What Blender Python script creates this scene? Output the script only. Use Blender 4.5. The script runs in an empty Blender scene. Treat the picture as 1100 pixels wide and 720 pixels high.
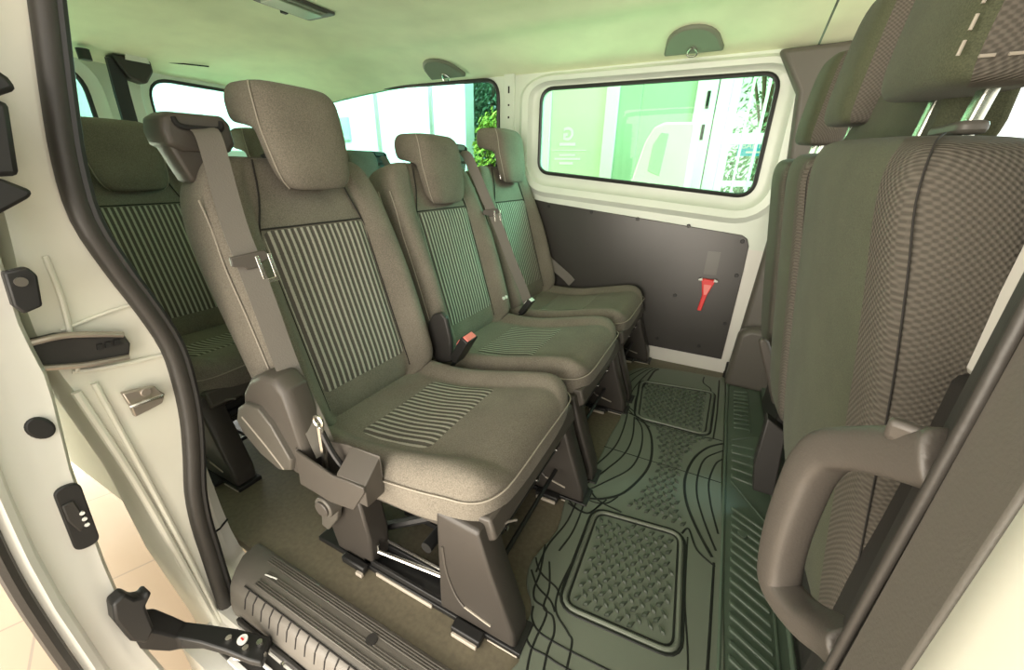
import bpy, bmesh, math, random
from mathutils import Vector, Matrix
random.seed(4)
sc = bpy.context.scene
COL = sc.collection
PI = math.pi

# ------------------------------------------------------------------ materials
def nt(name):
    m = bpy.data.materials.new(name); m.use_nodes = True
    n = m.node_tree.nodes; l = m.node_tree.links
    return m, n, l, n['Principled BSDF']

def bump(n, l, b, src, strength, dist=0.002):
    bp = n.new('ShaderNodeBump'); bp.inputs['Strength'].default_value = strength
    bp.inputs['Distance'].default_value = dist
    l.new(src, bp.inputs['Height']); l.new(bp.outputs[0], b.inputs['Normal'])

def plain(name, col, rough=0.5, metal=0.0, spec=0.5, noise=0.0, nscale=40, bmp=0.0, bscale=300, coat=0.0):
    m, n, l, b = nt(name)
    b.inputs['Base Color'].default_value = (*col, 1)
    b.inputs['Roughness'].default_value = rough
    b.inputs['Metallic'].default_value = metal
    b.inputs['Specular IOR Level'].default_value = spec
    b.inputs['Coat Weight'].default_value = coat
    tc = n.new('ShaderNodeTexCoord')
    if noise > 0:
        t = n.new('ShaderNodeTexNoise'); t.inputs['Scale'].default_value = nscale; t.inputs['Detail'].default_value = 4
        l.new(tc.outputs['Object'], t.inputs['Vector'])
        r = n.new('ShaderNodeValToRGB')
        r.color_ramp.elements[0].position = .3; r.color_ramp.elements[1].position = .7
        r.color_ramp.elements[0].color = (*[c * (1 - noise) for c in col], 1)
        r.color_ramp.elements[1].color = (*[min(1, c * (1 + noise)) for c in col], 1)
        l.new(t.outputs['Fac'], r.inputs['Fac']); l.new(r.outputs[0], b.inputs['Base Color'])
    if bmp > 0:
        t2 = n.new('ShaderNodeTexNoise'); t2.inputs['Scale'].default_value = bscale; t2.inputs['Detail'].default_value = 3
        l.new(tc.outputs['Object'], t2.inputs['Vector'])
        bump(n, l, b, t2.outputs['Fac'], bmp)
    return m

def fabric(name, col, weave=900, wv=.5):
    """woven upholstery: fine criss-cross weave plus flecks"""
    m, n, l, b = nt(name)
    b.inputs['Roughness'].default_value = .92
    b.inputs['Specular IOR Level'].default_value = .15
    b.inputs['Sheen Weight'].default_value = .06
    b.inputs['Sheen Roughness'].default_value = .5
    tc = n.new('ShaderNodeTexCoord')
    t = n.new('ShaderNodeTexNoise'); t.inputs['Scale'].default_value = weave * .45; t.inputs['Detail'].default_value = 3
    l.new(tc.outputs['Object'], t.inputs['Vector'])
    t2 = n.new('ShaderNodeTexNoise'); t2.inputs['Scale'].default_value = 9; t2.inputs['Detail'].default_value = 3
    l.new(tc.outputs['Object'], t2.inputs['Vector'])
    mx = n.new('ShaderNodeMix'); mx.data_type = 'FLOAT'; mx.inputs[0].default_value = .3
    l.new(t.outputs['Fac'], mx.inputs[2]); l.new(t2.outputs['Fac'], mx.inputs[3])
    r = n.new('ShaderNodeValToRGB')
    r.color_ramp.elements[0].position = .35; r.color_ramp.elements[1].position = .65
    r.color_ramp.elements[0].color = (*[c * .72 for c in col], 1)
    r.color_ramp.elements[1].color = (*[c * 1.28 for c in col], 1)
    l.new(mx.outputs[0], r.inputs['Fac']); l.new(r.outputs[0], b.inputs['Base Color'])
    bump(n, l, b, t.outputs['Fac'], wv, .0015)
    return m

def striped(name, axis, period, light, dark, phase=0.0):
    """ribbed seat insert: light ribs woven on a dark ground"""
    m, n, l, b = nt(name)
    b.inputs['Roughness'].default_value = .9; b.inputs['Specular IOR Level'].default_value = .2
    tc = n.new('ShaderNodeTexCoord')
    sx = n.new('ShaderNodeSeparateXYZ'); l.new(tc.outputs['Object'], sx.inputs[0])
    mu = n.new('ShaderNodeMath'); mu.operation = 'MULTIPLY'; mu.inputs[1].default_value = 2 * PI / period
    l.new(sx.outputs[axis], mu.inputs[0])
    ad = n.new('ShaderNodeMath'); ad.operation = 'ADD'; ad.inputs[1].default_value = phase
    l.new(mu.outputs[0], ad.inputs[0])
    si = n.new('ShaderNodeMath'); si.operation = 'SINE'; l.new(ad.outputs[0], si.inputs[0])
    no = n.new('ShaderNodeTexNoise'); no.inputs['Scale'].default_value = 420
    l.new(tc.outputs['Object'], no.inputs['Vector'])
    a2 = n.new('ShaderNodeMath'); a2.operation = 'MULTIPLY_ADD'; a2.inputs[1].default_value = 1.0
    l.new(no.outputs['Fac'], a2.inputs[0]); l.new(si.outputs[0], a2.inputs[2])
    r = n.new('ShaderNodeValToRGB')
    r.color_ramp.elements[0].position = .55; r.color_ramp.elements[1].position = .95
    r.color_ramp.elements[0].color = (*dark, 1); r.color_ramp.elements[1].color = (*light, 1)
    l.new(a2.outputs[0], r.inputs['Fac']); l.new(r.outputs[0], b.inputs['Base Color'])
    bump(n, l, b, si.outputs[0], .5, .002)
    return m

def mesh_cloth(name, col):
    """coarse knitted mesh of the front seat sides"""
    m, n, l, b = nt(name)
    b.inputs['Roughness'].default_value = .9; b.inputs['Specular IOR Level'].default_value = .2
    tc = n.new('ShaderNodeTexCoord')
    sx = n.new('ShaderNodeSeparateXYZ'); l.new(tc.outputs['Object'], sx.inputs[0])
    def mth(op, a, b_):
        q = n.new('ShaderNodeMath'); q.operation = op
        for i_, v_ in enumerate((a, b_)):
            if v_ is None: continue
            if isinstance(v_, (int, float)): q.inputs[i_].default_value = v_
            else: l.new(v_, q.inputs[i_])
        return q.outputs[0]
    u_ = mth('ADD', sx.outputs[0], sx.outputs[1])
    wa = mth('SINE', mth('MULTIPLY', u_, 2*PI/.0058), None); wb = mth('SINE', mth('MULTIPLY', sx.outputs[2], 2*PI/.0064), None)
    mx = n.new('ShaderNodeMath'); mx.operation = 'MULTIPLY_ADD'; mx.inputs[1].default_value = .5; mx.inputs[2].default_value = .5
    l.new(mth('MULTIPLY', wa, wb), mx.inputs[0])
    r = n.new('ShaderNodeValToRGB')
    r.color_ramp.elements[0].position = .25; r.color_ramp.elements[1].position = .75
    r.color_ramp.elements[0].color = (*[c * .74 for c in col], 1)
    r.color_ramp.elements[1].color = (*[c * 1.18 for c in col], 1)
    l.new(mx.outputs[0], r.inputs['Fac']); l.new(r.outputs[0], b.inputs['Base Color'])
    bump(n, l, b, mx.outputs[0], .6, .002)
    return m

def glass_mat(name, tint, refl=.014):
    m = bpy.data.materials.new(name); m.use_nodes = True
    n = m.node_tree.nodes; l = m.node_tree.links
    for x in list(n): n.remove(x)
    o = n.new('ShaderNodeOutputMaterial'); mx = n.new('ShaderNodeMixShader')
    t = n.new('ShaderNodeBsdfTransparent'); t.inputs[0].default_value = (*tint, 1)
    g = n.new('ShaderNodeBsdfGlossy'); g.inputs['Roughness'].default_value = .02
    mx.inputs[0].default_value = refl
    l.new(t.outputs[0], mx.inputs[1]); l.new(g.outputs[0], mx.inputs[2]); l.new(mx.outputs[0], o.inputs[0])
    return m

def tile_mat(name):
    m, n, l, b = nt(name)
    b.inputs['Roughness'].default_value = .25
    tc = n.new('ShaderNodeTexCoord')
    mp = n.new('ShaderNodeMapping'); mp.inputs['Rotation'].default_value = (0, 0, .35)
    l.new(tc.outputs['Object'], mp.inputs[0])
    br = n.new('ShaderNodeTexBrick'); br.offset = 0; br.inputs['Scale'].default_value = 1.0
    br.inputs['Brick Width'].default_value = .6; br.inputs['Row Height'].default_value = .6
    br.inputs['Mortar Size'].default_value = .004
    br.inputs['Color1'].default_value = (.43, .325, .235, 1); br.inputs['Color2'].default_value = (.41, .31, .225, 1)
    br.inputs['Mortar'].default_value = (.30, .24, .19, 1)
    l.new(mp.outputs[0], br.inputs['Vector']); l.new(br.outputs['Color'], b.inputs['Base Color'])
    return m

def leaf_mat(name, a, c):
    m, n, l, b = nt(name)
    tc = n.new('ShaderNodeTexCoord')
    t = n.new('ShaderNodeTexNoise'); t.inputs['Scale'].default_value = 14; t.inputs['Detail'].default_value = 3
    l.new(tc.outputs['Object'], t.inputs['Vector'])
    r = n.new('ShaderNodeValToRGB'); r.color_ramp.elements[0].position = .35; r.color_ramp.elements[1].position = .65
    r.color_ramp.elements[0].color = (*a, 1); r.color_ramp.elements[1].color = (*c, 1)
    l.new(t.outputs['Fac'], r.inputs['Fac']); l.new(r.outputs[0], b.inputs['Base Color'])
    b.inputs['Roughness'].default_value = .95; b.inputs['Specular IOR Level'].default_value = .05
    return m

M = {}
M['fab'] = fabric('seat fabric', (.180, .163, .134))
M['fab_head'] = fabric('headrest fabric', (.165, .150, .122))
M['stripe_y'] = striped('striped insert', 1, .0166, (.40, .38, .33), (.100, .091, .079))
M['stripe_c'] = striped('striped cushion insert', 1, .0166, (.38, .36, .31), (.105, .096, .082))
M['plast'] = plain('taupe plastic', (.070, .062, .053), .45, bmp=.12, bscale=500)
M['plast_l'] = plain('leg plastic', (.042, .037, .032), .42, bmp=.1, bscale=500)
M['plast_d'] = plain('dark plastic', (.030, .028, .026), .5, bmp=.1, bscale=500)
M['plast_g'] = plain('grey trim plastic', (.10, .092, .078), .45, bmp=.1, bscale=500)
M['black'] = plain('black steel', (.012, .012, .012), .45)
M['belt'] = plain('belt webbing', (.14, .128, .112), .6, bmp=.3, bscale=350)
M['chrome'] = plain('bright steel', (.75, .74, .70), .22, 1.0)
M['thread'] = plain('seam thread', (.33, .30, .25), .8)
M['seam'] = plain('dark seam', (.022, .020, .018), .9)
M['cream'] = plain('cream plastic edge', (.50, .45, .38), .4)
M['red'] = plain('red plastic', (.75, .03, .03), .4)
M['pink'] = plain('release button', (.85, .22, .20), .4)
M['white_pl'] = plain('white plastic', (.8, .8, .76), .4)
M['paint'] = plain('white body paint', (.74, .73, .68), .28, coat=.3, noise=.03, nscale=5)
M['paint_in'] = plain('painted inner metal', (.68, .74, .66), .35, noise=.03, nscale=8)
M['jamb'] = plain('pillar paint', (.72, .71, .62), .32, coat=.2, noise=.05, nscale=6)
M['rubber'] = plain('seal rubber', (.036, .033, .029), .45, bmp=.2, bscale=120)
M['rubber_d'] = plain('black rubber', (.015, .015, .015), .45)
M['panel'] = plain('black hardboard', (.040, .037, .034), .33, bmp=.04, bscale=60)
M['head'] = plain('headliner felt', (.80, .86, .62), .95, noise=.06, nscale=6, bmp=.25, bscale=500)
M['floor'] = plain('rubber floor', (.150, .130, .088), .55, noise=.15, nscale=90, bmp=.2, bscale=700)
M['mat'] = plain('mat rubber', (.140, .160, .125), .42, bmp=.12, bscale=600)
M['mat_loz'] = plain('shade-darkened mat rubber', (.050, .064, .046), .5)  # shade on the lozenge sides is put into this darker colour
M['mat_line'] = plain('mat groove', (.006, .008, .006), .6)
M['tread'] = plain('step plastic', (.150, .138, .120), .42, noise=.06, nscale=20, bmp=.1, bscale=500)
M['strip'] = plain('front step plastic', (.085, .115, .085), .38, bmp=.1, bscale=500)
M['glass'] = glass_mat('green privacy glass', (.66, .86, .70))
M['glass_r'] = glass_mat('rear glass', (.36, .56, .50))
M['tile'] = tile_mat('showroom tiles')
M['hook'] = plain('ceiling hook cover', (.17, .19, .14), .6)
M['mesh'] = mesh_cloth('knitted side cloth', (.098, .089, .074))
M['fab_front'] = fabric('front seat back cloth', (.066, .073, .044), 1500, .3)
M['post'] = plain('post steel', (.6, .62, .55), .25, 1.0)
M['showw'] = plain('white powder coat', (.85, .85, .84), .5)
M['show_green'] = plain('green backed glass', (.40, .54, .40), .15)
M['show_pale'] = plain('pale backed glass', (.66, .70, .56), .15)
M['facade'] = plain('white facade', (.9, .9, .88), .8)
M['blue'] = plain('blue sign', (.05, .42, .68), .5)
M['leaf'] = leaf_mat('leaves', (.10, .22, .12), (.34, .50, .32))
M['leaf_y'] = leaf_mat('yellow leaves', (.12, .22, .04), (.55, .55, .10))
M['bark'] = plain('bark', (.10, .08, .05), .9)
M['tyre'] = plain('tyre', (.02, .02, .02), .8)
M['dark_slot'] = plain('slot', (.01, .01, .01), .8)
M['stick'] = plain('faded sticker', (.062, .060, .050), .3)
M['lens'] = plain('lamp lens', (.42, .50, .38), .2)
M['clear'] = plain('grey striker steel', (.42, .37, .32), .3, .7)

# ------------------------------------------------------------------ helpers
def link(name, me, mat, parent=None, smooth=True, sub=0, bev=0, bseg=2, loc=None):
    o = bpy.data.objects.new(name, me); COL.objects.link(o)
    for m_ in (mat if isinstance(mat, (list, tuple)) else [mat]):
        me.materials.append(m_)
    if smooth:
        for p in me.polygons: p.use_smooth = True
    if parent is not None: o.parent = parent
    if loc: o.location = loc
    if bev > 0:
        b = o.modifiers.new('bevel', 'BEVEL'); b.width = bev; b.segments = bseg; b.limit_method = 'ANGLE'
        b.angle_limit = math.radians(32); b.harden_normals = False
    if sub > 0:
        s = o.modifiers.new('sub', 'SUBSURF'); s.levels = sub; s.render_levels = sub
    if smooth and sub == 0:
        me.set_sharp_from_angle(angle=math.radians(38))
    return o

def from_data(name, v, f, mat, parent=None, mi=None, **k):
    me = bpy.data.meshes.new(name); me.from_pydata([tuple(p) for p in v], [], f); me.update()
    bm = bmesh.new(); bm.from_mesh(me); bmesh.ops.recalc_face_normals(bm, faces=bm.faces[:]); bm.to_mesh(me); bm.free()
    if mi:
        for p, i in zip(me.polygons, mi): p.material_index = i
    return link(name, me, mat, parent, **k)

class MB:
    def __init__(s): s.v = []; s.f = []; s.mi = []
    def add(s, v, f, mi=0):
        o = len(s.v); s.v += [tuple(p) for p in v]; s.f += [tuple(i + o for i in q) for q in f]; s.mi += [mi] * len(f)
        return s
    def box(s, lo, hi, mi=0):
        x0, y0, z0 = lo; x1, y1, z1 = hi
        return s.add([(x0,y0,z0),(x1,y0,z0),(x1,y1,z0),(x0,y1,z0),(x0,y0,z1),(x1,y0,z1),(x1,y1,z1),(x0,y1,z1)],
              [(0,3,2,1),(4,5,6,7),(0,1,5,4),(1,2,6,5),(2,3,7,6),(3,0,4,7)], mi)
    def prism(s, pts, fn, a, b, mi=0):
        """polygon pts (2d) extruded between depth a and b; fn(p,q,depth)->xyz"""
        n = len(pts); v = [fn(p, q, a) for p, q in pts] + [fn(p, q, b) for p, q in pts]
        f = [tuple(range(n)), tuple(range(2*n-1, n-1, -1))] + [(i, n+i, n+(i+1) % n, (i+1) % n) for i in range(n)]
        return s.add(v, f, mi)
    def tube(s, pts, r, seg=8, mi=0, closed=False, flat=1.0, power=1.0):
        pts = [Vector(p) for p in pts]; n = len(pts); v = []; up = None
        for i, p in enumerate(pts):
            if closed: t = pts[(i+1) % n] - pts[i-1]
            else: t = pts[min(i+1, n-1)] - pts[max(i-1, 0)]
            t.normalize()
            if up is None:
                up = Vector((0,0,1)) if abs(t.z) < .9 else Vector((1,0,0))
            a = t.cross(up)
            if a.length < 1e-5: a = t.cross(Vector((0,1,0)))
            a.normalize(); up = a.cross(t).normalized()
            rr = r[i] if isinstance(r, (list, tuple)) else r
            for k in range(seg):
                th = 2*PI*k/seg
                ct, sn = math.cos(th), math.sin(th)
                if power != 1: ct, sn = math.copysign(abs(ct)**power, ct), math.copysign(abs(sn)**power, sn)
                v.append(p + a*ct*rr + up*sn*rr*flat)
        f = []
        for i in range(n if closed else n-1):
            j = (i+1) % n
            for k in range(seg):
                f.append((i*seg+k, i*seg+(k+1) % seg, j*seg+(k+1) % seg, j*seg+k))
        if not closed: f += [tuple(range(seg-1, -1, -1)), tuple(range((n-1)*seg, n*seg))]
        return s.add(v, f, mi)
    def loft(s, rings, mi=0, cap=True, closed=False):
        n = len(rings[0]); v = [p for r in rings for p in r]; f = []
        for i in range(len(rings)-1):
            for k in range(n if not closed else n):
                f.append((i*n+k, i*n+(k+1) % n, (i+1)*n+(k+1) % n, (i+1)*n+k))
        if cap: f += [tuple(range(n-1, -1, -1)), tuple(range((len(rings)-1)*n, len(rings)*n))]
        return s.add(v, f, mi)
    def ribbon(s, pts, wdir, w, t=.0025, mi=0):
        """flat strap along pts, width vector per point"""
        pts = [Vector(p) for p in pts]; v = []; n = len(pts)
        for i, p in enumerate(pts):
            d = Vector(wdir[i] if isinstance(wdir, list) else wdir).normalized()
            tg = (pts[min(i+1, n-1)] - pts[max(i-1, 0)]).normalized()
            nn = tg.cross(d).normalized()
            for a, b in ((-.5, -.5), (.5, -.5), (.5, .5), (-.5, .5)):
                v.append(p + d*w*a + nn*t*b)
        f = []
        for i in range(n-1):
            for k in range(4): f.append((i*4+k, i*4+(k+1) % 4, i*4+4+(k+1) % 4, i*4+4+k))
        f += [(3,2,1,0), tuple(range((n-1)*4, n*4))]
        return s.add(v, f, mi)
    def cyl(s, c, ax, r, h, seg=20, mi=0):
        c = Vector(c); ax = Vector(ax).normalized()
        return s.tube([c - ax*h/2, c + ax*h/2], r, seg, mi)
    def each(s, name, mat, parent=None, **k):
        par = list(range(len(s.v)))
        def fd(a):
            while par[a] != a: par[a] = par[par[a]]; a = par[a]
            return a
        for q in s.f:
            for a in q[1:]: par[fd(a)] = fd(q[0])
        grp = {}
        for fi, q in enumerate(s.f): grp.setdefault(fd(q[0]), []).append(fi)
        out = []
        for fs_ in grp.values():
            ids = sorted({a for i in fs_ for a in s.f[i]}); mp = {a: i for i, a in enumerate(ids)}
            out.append(from_data(name, [s.v[a] for a in ids], [tuple(mp[a] for a in s.f[i]) for i in fs_], mat, parent, **k))
        return out
    def build(s, name, mat, parent=None, **k):
        return from_data(name, s.v, s.f, mat, parent, s.mi if max(s.mi or [0]) > 0 else None, **k)

XZ = lambda p, q, d: (p, d, q)
YZ = lambda p, q, d: (d, p, q)
XY = lambda p, q, d: (p, q, d)

def empty(name, loc, label, cat, group=None, kind=None):
    o = bpy.data.objects.new(name, None); COL.objects.link(o); o.location = loc; o.empty_display_size = .1
    tag(o, label, cat, group, kind); return o
def tag(o, label=None, cat=None, group=None, kind=None):
    if label: o['label'] = label
    if cat: o['category'] = cat
    if group: o['group'] = group
    if kind: o['kind'] = kind
    return o
def struct(o, label=None):
    o['kind'] = 'structure'
    if label: o['label'] = label
    return o
def copy_tree(o, parent=None):
    c = o.copy(); COL.objects.link(c); c.parent = parent
    for ch in list(o.children): copy_tree(ch, c)
    return c
def smooth_path(pts, n=6, closed=False):
    """Catmull-Rom through pts"""
    P = [Vector(p) for p in pts]; out = []; m = len(P)
    rng = m if closed else m-1
    for i in range(rng):
        if closed: a, b, c, d = P[i-1], P[i], P[(i+1) % m], P[(i+2) % m]
        else: a, b, c, d = P[max(i-1, 0)], P[i], P[i+1], P[min(i+2, m-1)]
        for k in range(n):
            t = k/n
            out.append(.5*((2*b) + (c-a)*t + (2*a-5*b+4*c-d)*t*t + (3*b-a-3*c+d)*t**3))
    if not closed: out.append(P[-1])
    return out
def rrect(x0, x1, z0, z1, r, seg=6, z0b=None, z1b=None):
    """rounded quad, left edge z0..z1, right edge z0b..z1b; counter clockwise"""
    z0b = z0 if z0b is None else z0b; z1b = z1 if z1b is None else z1b
    C = [Vector((x0, z0)), Vector((x1, z0b)), Vector((x1, z1b)), Vector((x0, z1))]
    out = []
    for i in range(4):
        p, a, b = C[i], C[i-1], C[(i+1) % 4]
        da = (a-p).normalized(); db = (b-p).normalized()
        ang = da.angle(db); d = r/math.tan(ang/2)
        p0 = p+da*d; p1 = p+db*d
        for k in range(seg+1):
            t = k/seg
            q = p0*(1-t)**2 + p*2*t*(1-t)*.93 + p*0 + p1*t*t
            q = (p0*(1-t)**2 + p*2*t*(1-t) + p1*t*t)
            out.append((q.x, q.y))
    return out
def offset_poly(pts, d):
    """push closed ccw polygon outward by d"""
    n = len(pts); out = []
    for i in range(n):
        a = Vector(pts[i-1]); b = Vector(pts[i]); c = Vector(pts[(i+1) % n])
        e1 = (b-a); e2 = (c-b)
        if e1.length < 1e-7: e1 = e2
        if e2.length < 1e-7: e2 = e1
        n1 = Vector((e1.y, -e1.x)).normalized(); n2 = Vector((e2.y, -e2.x)).normalized()
        nn = (n1+n2)
        if nn.length < 1e-5: nn = n1
        nn.normalize(); k = max(.5, nn.dot(n1))
        q = b + nn*d/k; out.append((q.x, q.y))
    return out

# ================================================================== SEATS
X0 = -.55                      # seat origin in x, local = world x + .55
def T(x, y, z): return (x - X0, y, z)
REC = (-.283, .959)
def back_pt(y, s, d):
    """point on the backrest: lateral y, distance s up the recline, d forward of its face"""
    bx, bz = -.772, .30
    return T(bx + REC[0]*s + .959*d, y, bz + REC[1]*s + .283*d)
def bol(s):
    if s < .02: return .035
    if s < .32: return .052
    if s < .58: return .052 - (s-.32)/.26*.040
    return .012
def back_front(y, s):
    a = abs(y); b = bol(s)
    K = [(0, 0), (.06, -.002), (.13, .002), (.148, -.002), (.163, .012), (.185, b*.85), (.207, b), (.229, b*.8), (.246, b*.2)]
    for (a0, d0), (a1, d1) in zip(K, K[1:]):
        if a <= a1: return d0 + (d1-d0)*(a-a0)/(a1-a0)
    return 0
def make_back(parent, mat):
    ss = [(0, .90), (.03, .97), (.09, 1), (.18, 1), (.28, 1), (.38, 1), (.46, .995), (.53, .975), (.58, .93), (.615, .87), (.64, .80), (.655, .72)]
    rings = []
    for i, (s, w) in enumerate(ss):
        b = bol(s); rr = .035*min(1, s/.5); half = [(0, 0), (.06, -.002), (.13, .002), (.148, -.004), (.163, .012), (.185, b*.85), (.207, b), (.229, b*.85), (.245, b*.35), (.250, -.03), (.248, -.075-rr), (.230, -.10-rr), (.12, -.105-rr), (0, -.105-rr)]
        k = {0: .55, len(ss)-1: .45, len(ss)-2: .85}.get(i, 1)
        R = [(y*w, -.04+(d+.04)*k) for y, d in half]
        L = [(-y, d) for y, d in R[-2:0:-1]]
        rings.append([back_pt(y, s, d) for y, d in R+L])
    m = MB().loft(rings)
    return m.build('backrest', mat, parent, sub=2)
def make_insert_back(parent, mat):
    ny, ns = 14, 12; v = []; f = []; s0, s1 = .085, .485
    for j in range(ns+1):
        s = s0 + (s1-s0)*j/ns
        for i in range(ny+1):
            y = -.144 + .288*i/ny
            e = min(1, min(i, ny-i, j, ns-j)/1.0)
            v.append(back_pt(y, s, back_front(y, s) + (.0045 if e else .001)))
    for j in range(ns):
        for i in range(ny):
            a = j*(ny+1)+i; f.append((a, a+1, a+ny+2, a+ny+1))
    return from_data('back_insert', v, f, mat, parent, sub=1)
CX = [-.83, -.80, -.74, -.66, -.58, -.50, -.42, -.36, -.327, -.300, -.280, -.268]
CZ = [.330, .318, .308, .305, .315, .333, .352, .370, .376, .372, .360, .344]
def cush_z(x):
    for i in range(len(CX)-1):
        if x <= CX[i+1]:
            t = (x-CX[i])/(CX[i+1]-CX[i]); return CZ[i]+(CZ[i+1]-CZ[i])*t
    return CZ[-1]
def cush_top(y, x):
    a = abs(y); K = [(0, 0), (.08, 0), (.15, .002), (.163, .0), (.185, .022), (.21, .030), (.232, .014), (.245, -.02)]
    for (a0, d0), (a1, d1) in zip(K, K[1:]):
        if a <= a1: return cush_z(x) + d0+(d1-d0)*(a-a0)/(a1-a0)
    return cush_z(x)
def make_cushion(parent, mat):
    rings = []
    for i, (x, z) in enumerate(zip(CX, CZ)):
        n = len(CX); th = .085 + .034*max(0, min(1, (x+.58)/.14))
        hb = {n-1: .62, n-2: .86, n-3: .96, 0: .5, 1: .85}.get(i, 1)
        wb = {n-1: .70, n-2: .84, n-3: .925, n-4: .975, n-5: .995, 0: .94}.get(i, 1)
        bo = {n-1: .15, n-2: .25, n-3: .4, n-4: .6, n-5: .8}.get(i, 1)
        half = [(0, 0), (.08, 0), (.15, .001), (.163, -.002), (.185, .022*bo), (.21, .030*bo), (.234, .012), (.245, -.022), (.2475, -.055), (.2455, -th+.022), (.226, -th), (.12, -th-.002), (0, -th-.002)]
        R = [(y*wb, z + (-.045+(d+.045)*hb)) for y, d in half]
        L = [(-y, d) for y, d in R[-2:0:-1]]
        rings.append([T(x, y, d) for y, d in R+L])
    return MB().loft(rings).build('seat_cushion', mat, parent, sub=2)
def make_insert_cush(parent, mat):
    v = []; f = []; ny, nx = 16, 10; x0, x1 = -.70, -.465
    for j in range(nx+1):
        x = x0+(x1-x0)*j/nx
        for i in range(ny+1):
            y = -.155 + .31*i/ny
            e = min(i, ny-i, j, nx-j) > 0
            v.append(T(x, y, cush_top(y, x) + (.004 if e else -.004)))
    for j in range(nx):
        for i in range(ny):
            a = j*(ny+1)+i; f.append((a, a+1, a+ny+2, a+ny+1))
    return from_data('cushion_insert', v, f, mat, parent, sub=1)
def make_headrest(parent, mat, dz=0.0):
    """L-shaped pad: thin in front, deep block on top; front face near x=-.885..-.91"""
    # rows: (h, half width, front depth offset, rear depth)
    HY = .017
    rows = [(-.034, .070, .016, .032), (-.030, .088, .006, .046), (-.015, .104, 0, .054), (.01, .114, -.002, .058), (.05, .121, -.002, .060), (.085, .125, 0, .062), (.100, .126, 0, .064),
            (.108, .126, 0, .130), (.117, .126, 0, .144), (.15, .125, 0, .146), (.172, .121, .004, .142), (.188, .111, .014, .132), (.195, .095, .030, .115)]
    rows = [(a, b*.865, c, d) for a, b, c, d in rows]
    rings = []
    for h, w, fo, rd in rows:
        fx = -.882 - .16*h; z = .884 + dz + h*.985
        bul = .012 if .0 < h < .18 else .005
        pts = []
        for u in (-1, -.92, -.7, -.35, 0, .35, .7, .92, 1):           # front, bulging
            k = {1: .022, .92: .007, .7: .0}.get(abs(u), 0)
            pts.append((fx - fo + bul*(1-u*u) - k, u*w))
        mid = (fo + rd)/2
        pts.append((fx-mid, w*1.01))
        for u in (1, .92, .5, 0, -.5, -.92, -1):
            k = {1: .018, .92: .005}.get(abs(u), 0)
            pts.append((fx - rd + k, u*w))
        pts.append((fx-mid, -w*1.01))
        rings.append([T(x, y+HY, z) for x, y in pts])
    h = MB().loft(rings).build('headrest', mat, parent, sub=2)
    s = MB()
    for sg in (-1, 1):
        path = [T(-.882 - .16*hh - .022 - fo, HY+sg*(w+.0005)*1.0, .884+dz+hh*.985) for hh, w, fo, rd in rows[1:12]]
        s = MB(); s.tube(smooth_path(path, 3), .0016, 6); s.build('headrest_seam', M['thread'], h)
    p = MB(); p.cyl(T(-.958, HY-.055, .945+dz*.6), (-.2, 0, 1), .0065, .16, 12)
    q = MB(); q.cyl(T(-.958, HY+.055, .945+dz*.6), (-.2, 0, 1), .0065, .16, 12)
    p.build('headrest_post', M['chrome'], h); q.build('headrest_post', M['chrome'], h)
    for sg in (-1, 1):
        c = MB(); c.cyl(back_pt(HY+sg*.055, .655, -.04), (-.28, 0, .96), .014, .02, 14)
        c.build('post_sleeve', M['plast_d'], h)
    return h
def make_legs(parent):
    for sg in (-1, 1):
        yo = sg*.215
        # front leg: wide foot raked forward, with a moulded bright line
        m = MB()
        prof_b = [(-.392, .012), (-.208, .012), (-.212, .055), (-.262, .20), (-.288, .292), (-.385, .30), (-.387, .22), (-.39, .1)]
        rings = []
        for d, k in ((-.032, .94), (-.026, 1), (.026, 1), (.032, .94)):
            c = (-.31, .15)
            rings.append([T(c[0]+(x-c[0])*k, yo+d*(1 if sg > 0 else 1), c[1]+(z-c[1])*k) for x, z in prof_b])
        m.loft(rings)
        leg = m.build('leg', M['plast_l'], parent, bev=.004)
        e = MB(); e.tube(smooth_path([T(-.372, yo-.0325, .21), T(-.366, yo-.0325, .14), T(-.345, yo-.0330, .085), T(-.325, yo-.0330, .064)], 3), .0028, 6)
        e.build('leg_moulding', M['plast'], leg)
        e = MB(); e.tube([T(-.325, yo-.0330, .064), T(-.285, yo-.0330, .055), T(-.262, yo-.0330, .050)], .0026, 6); e.build('leg_moulding', M['thread'], leg)
        # rear leg
        m = MB()
        pr = [(-.71, .012), (-.592, .012), (-.588, .10), (-.605, .225), (-.74, .26), (-.735, .13)]
        m.prism([(T(x, 0, z)[0], z) for x, z in pr], XZ, yo-.03, yo+.03)
        m.build('leg', M['plast_l'], parent, bev=.006)
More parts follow.
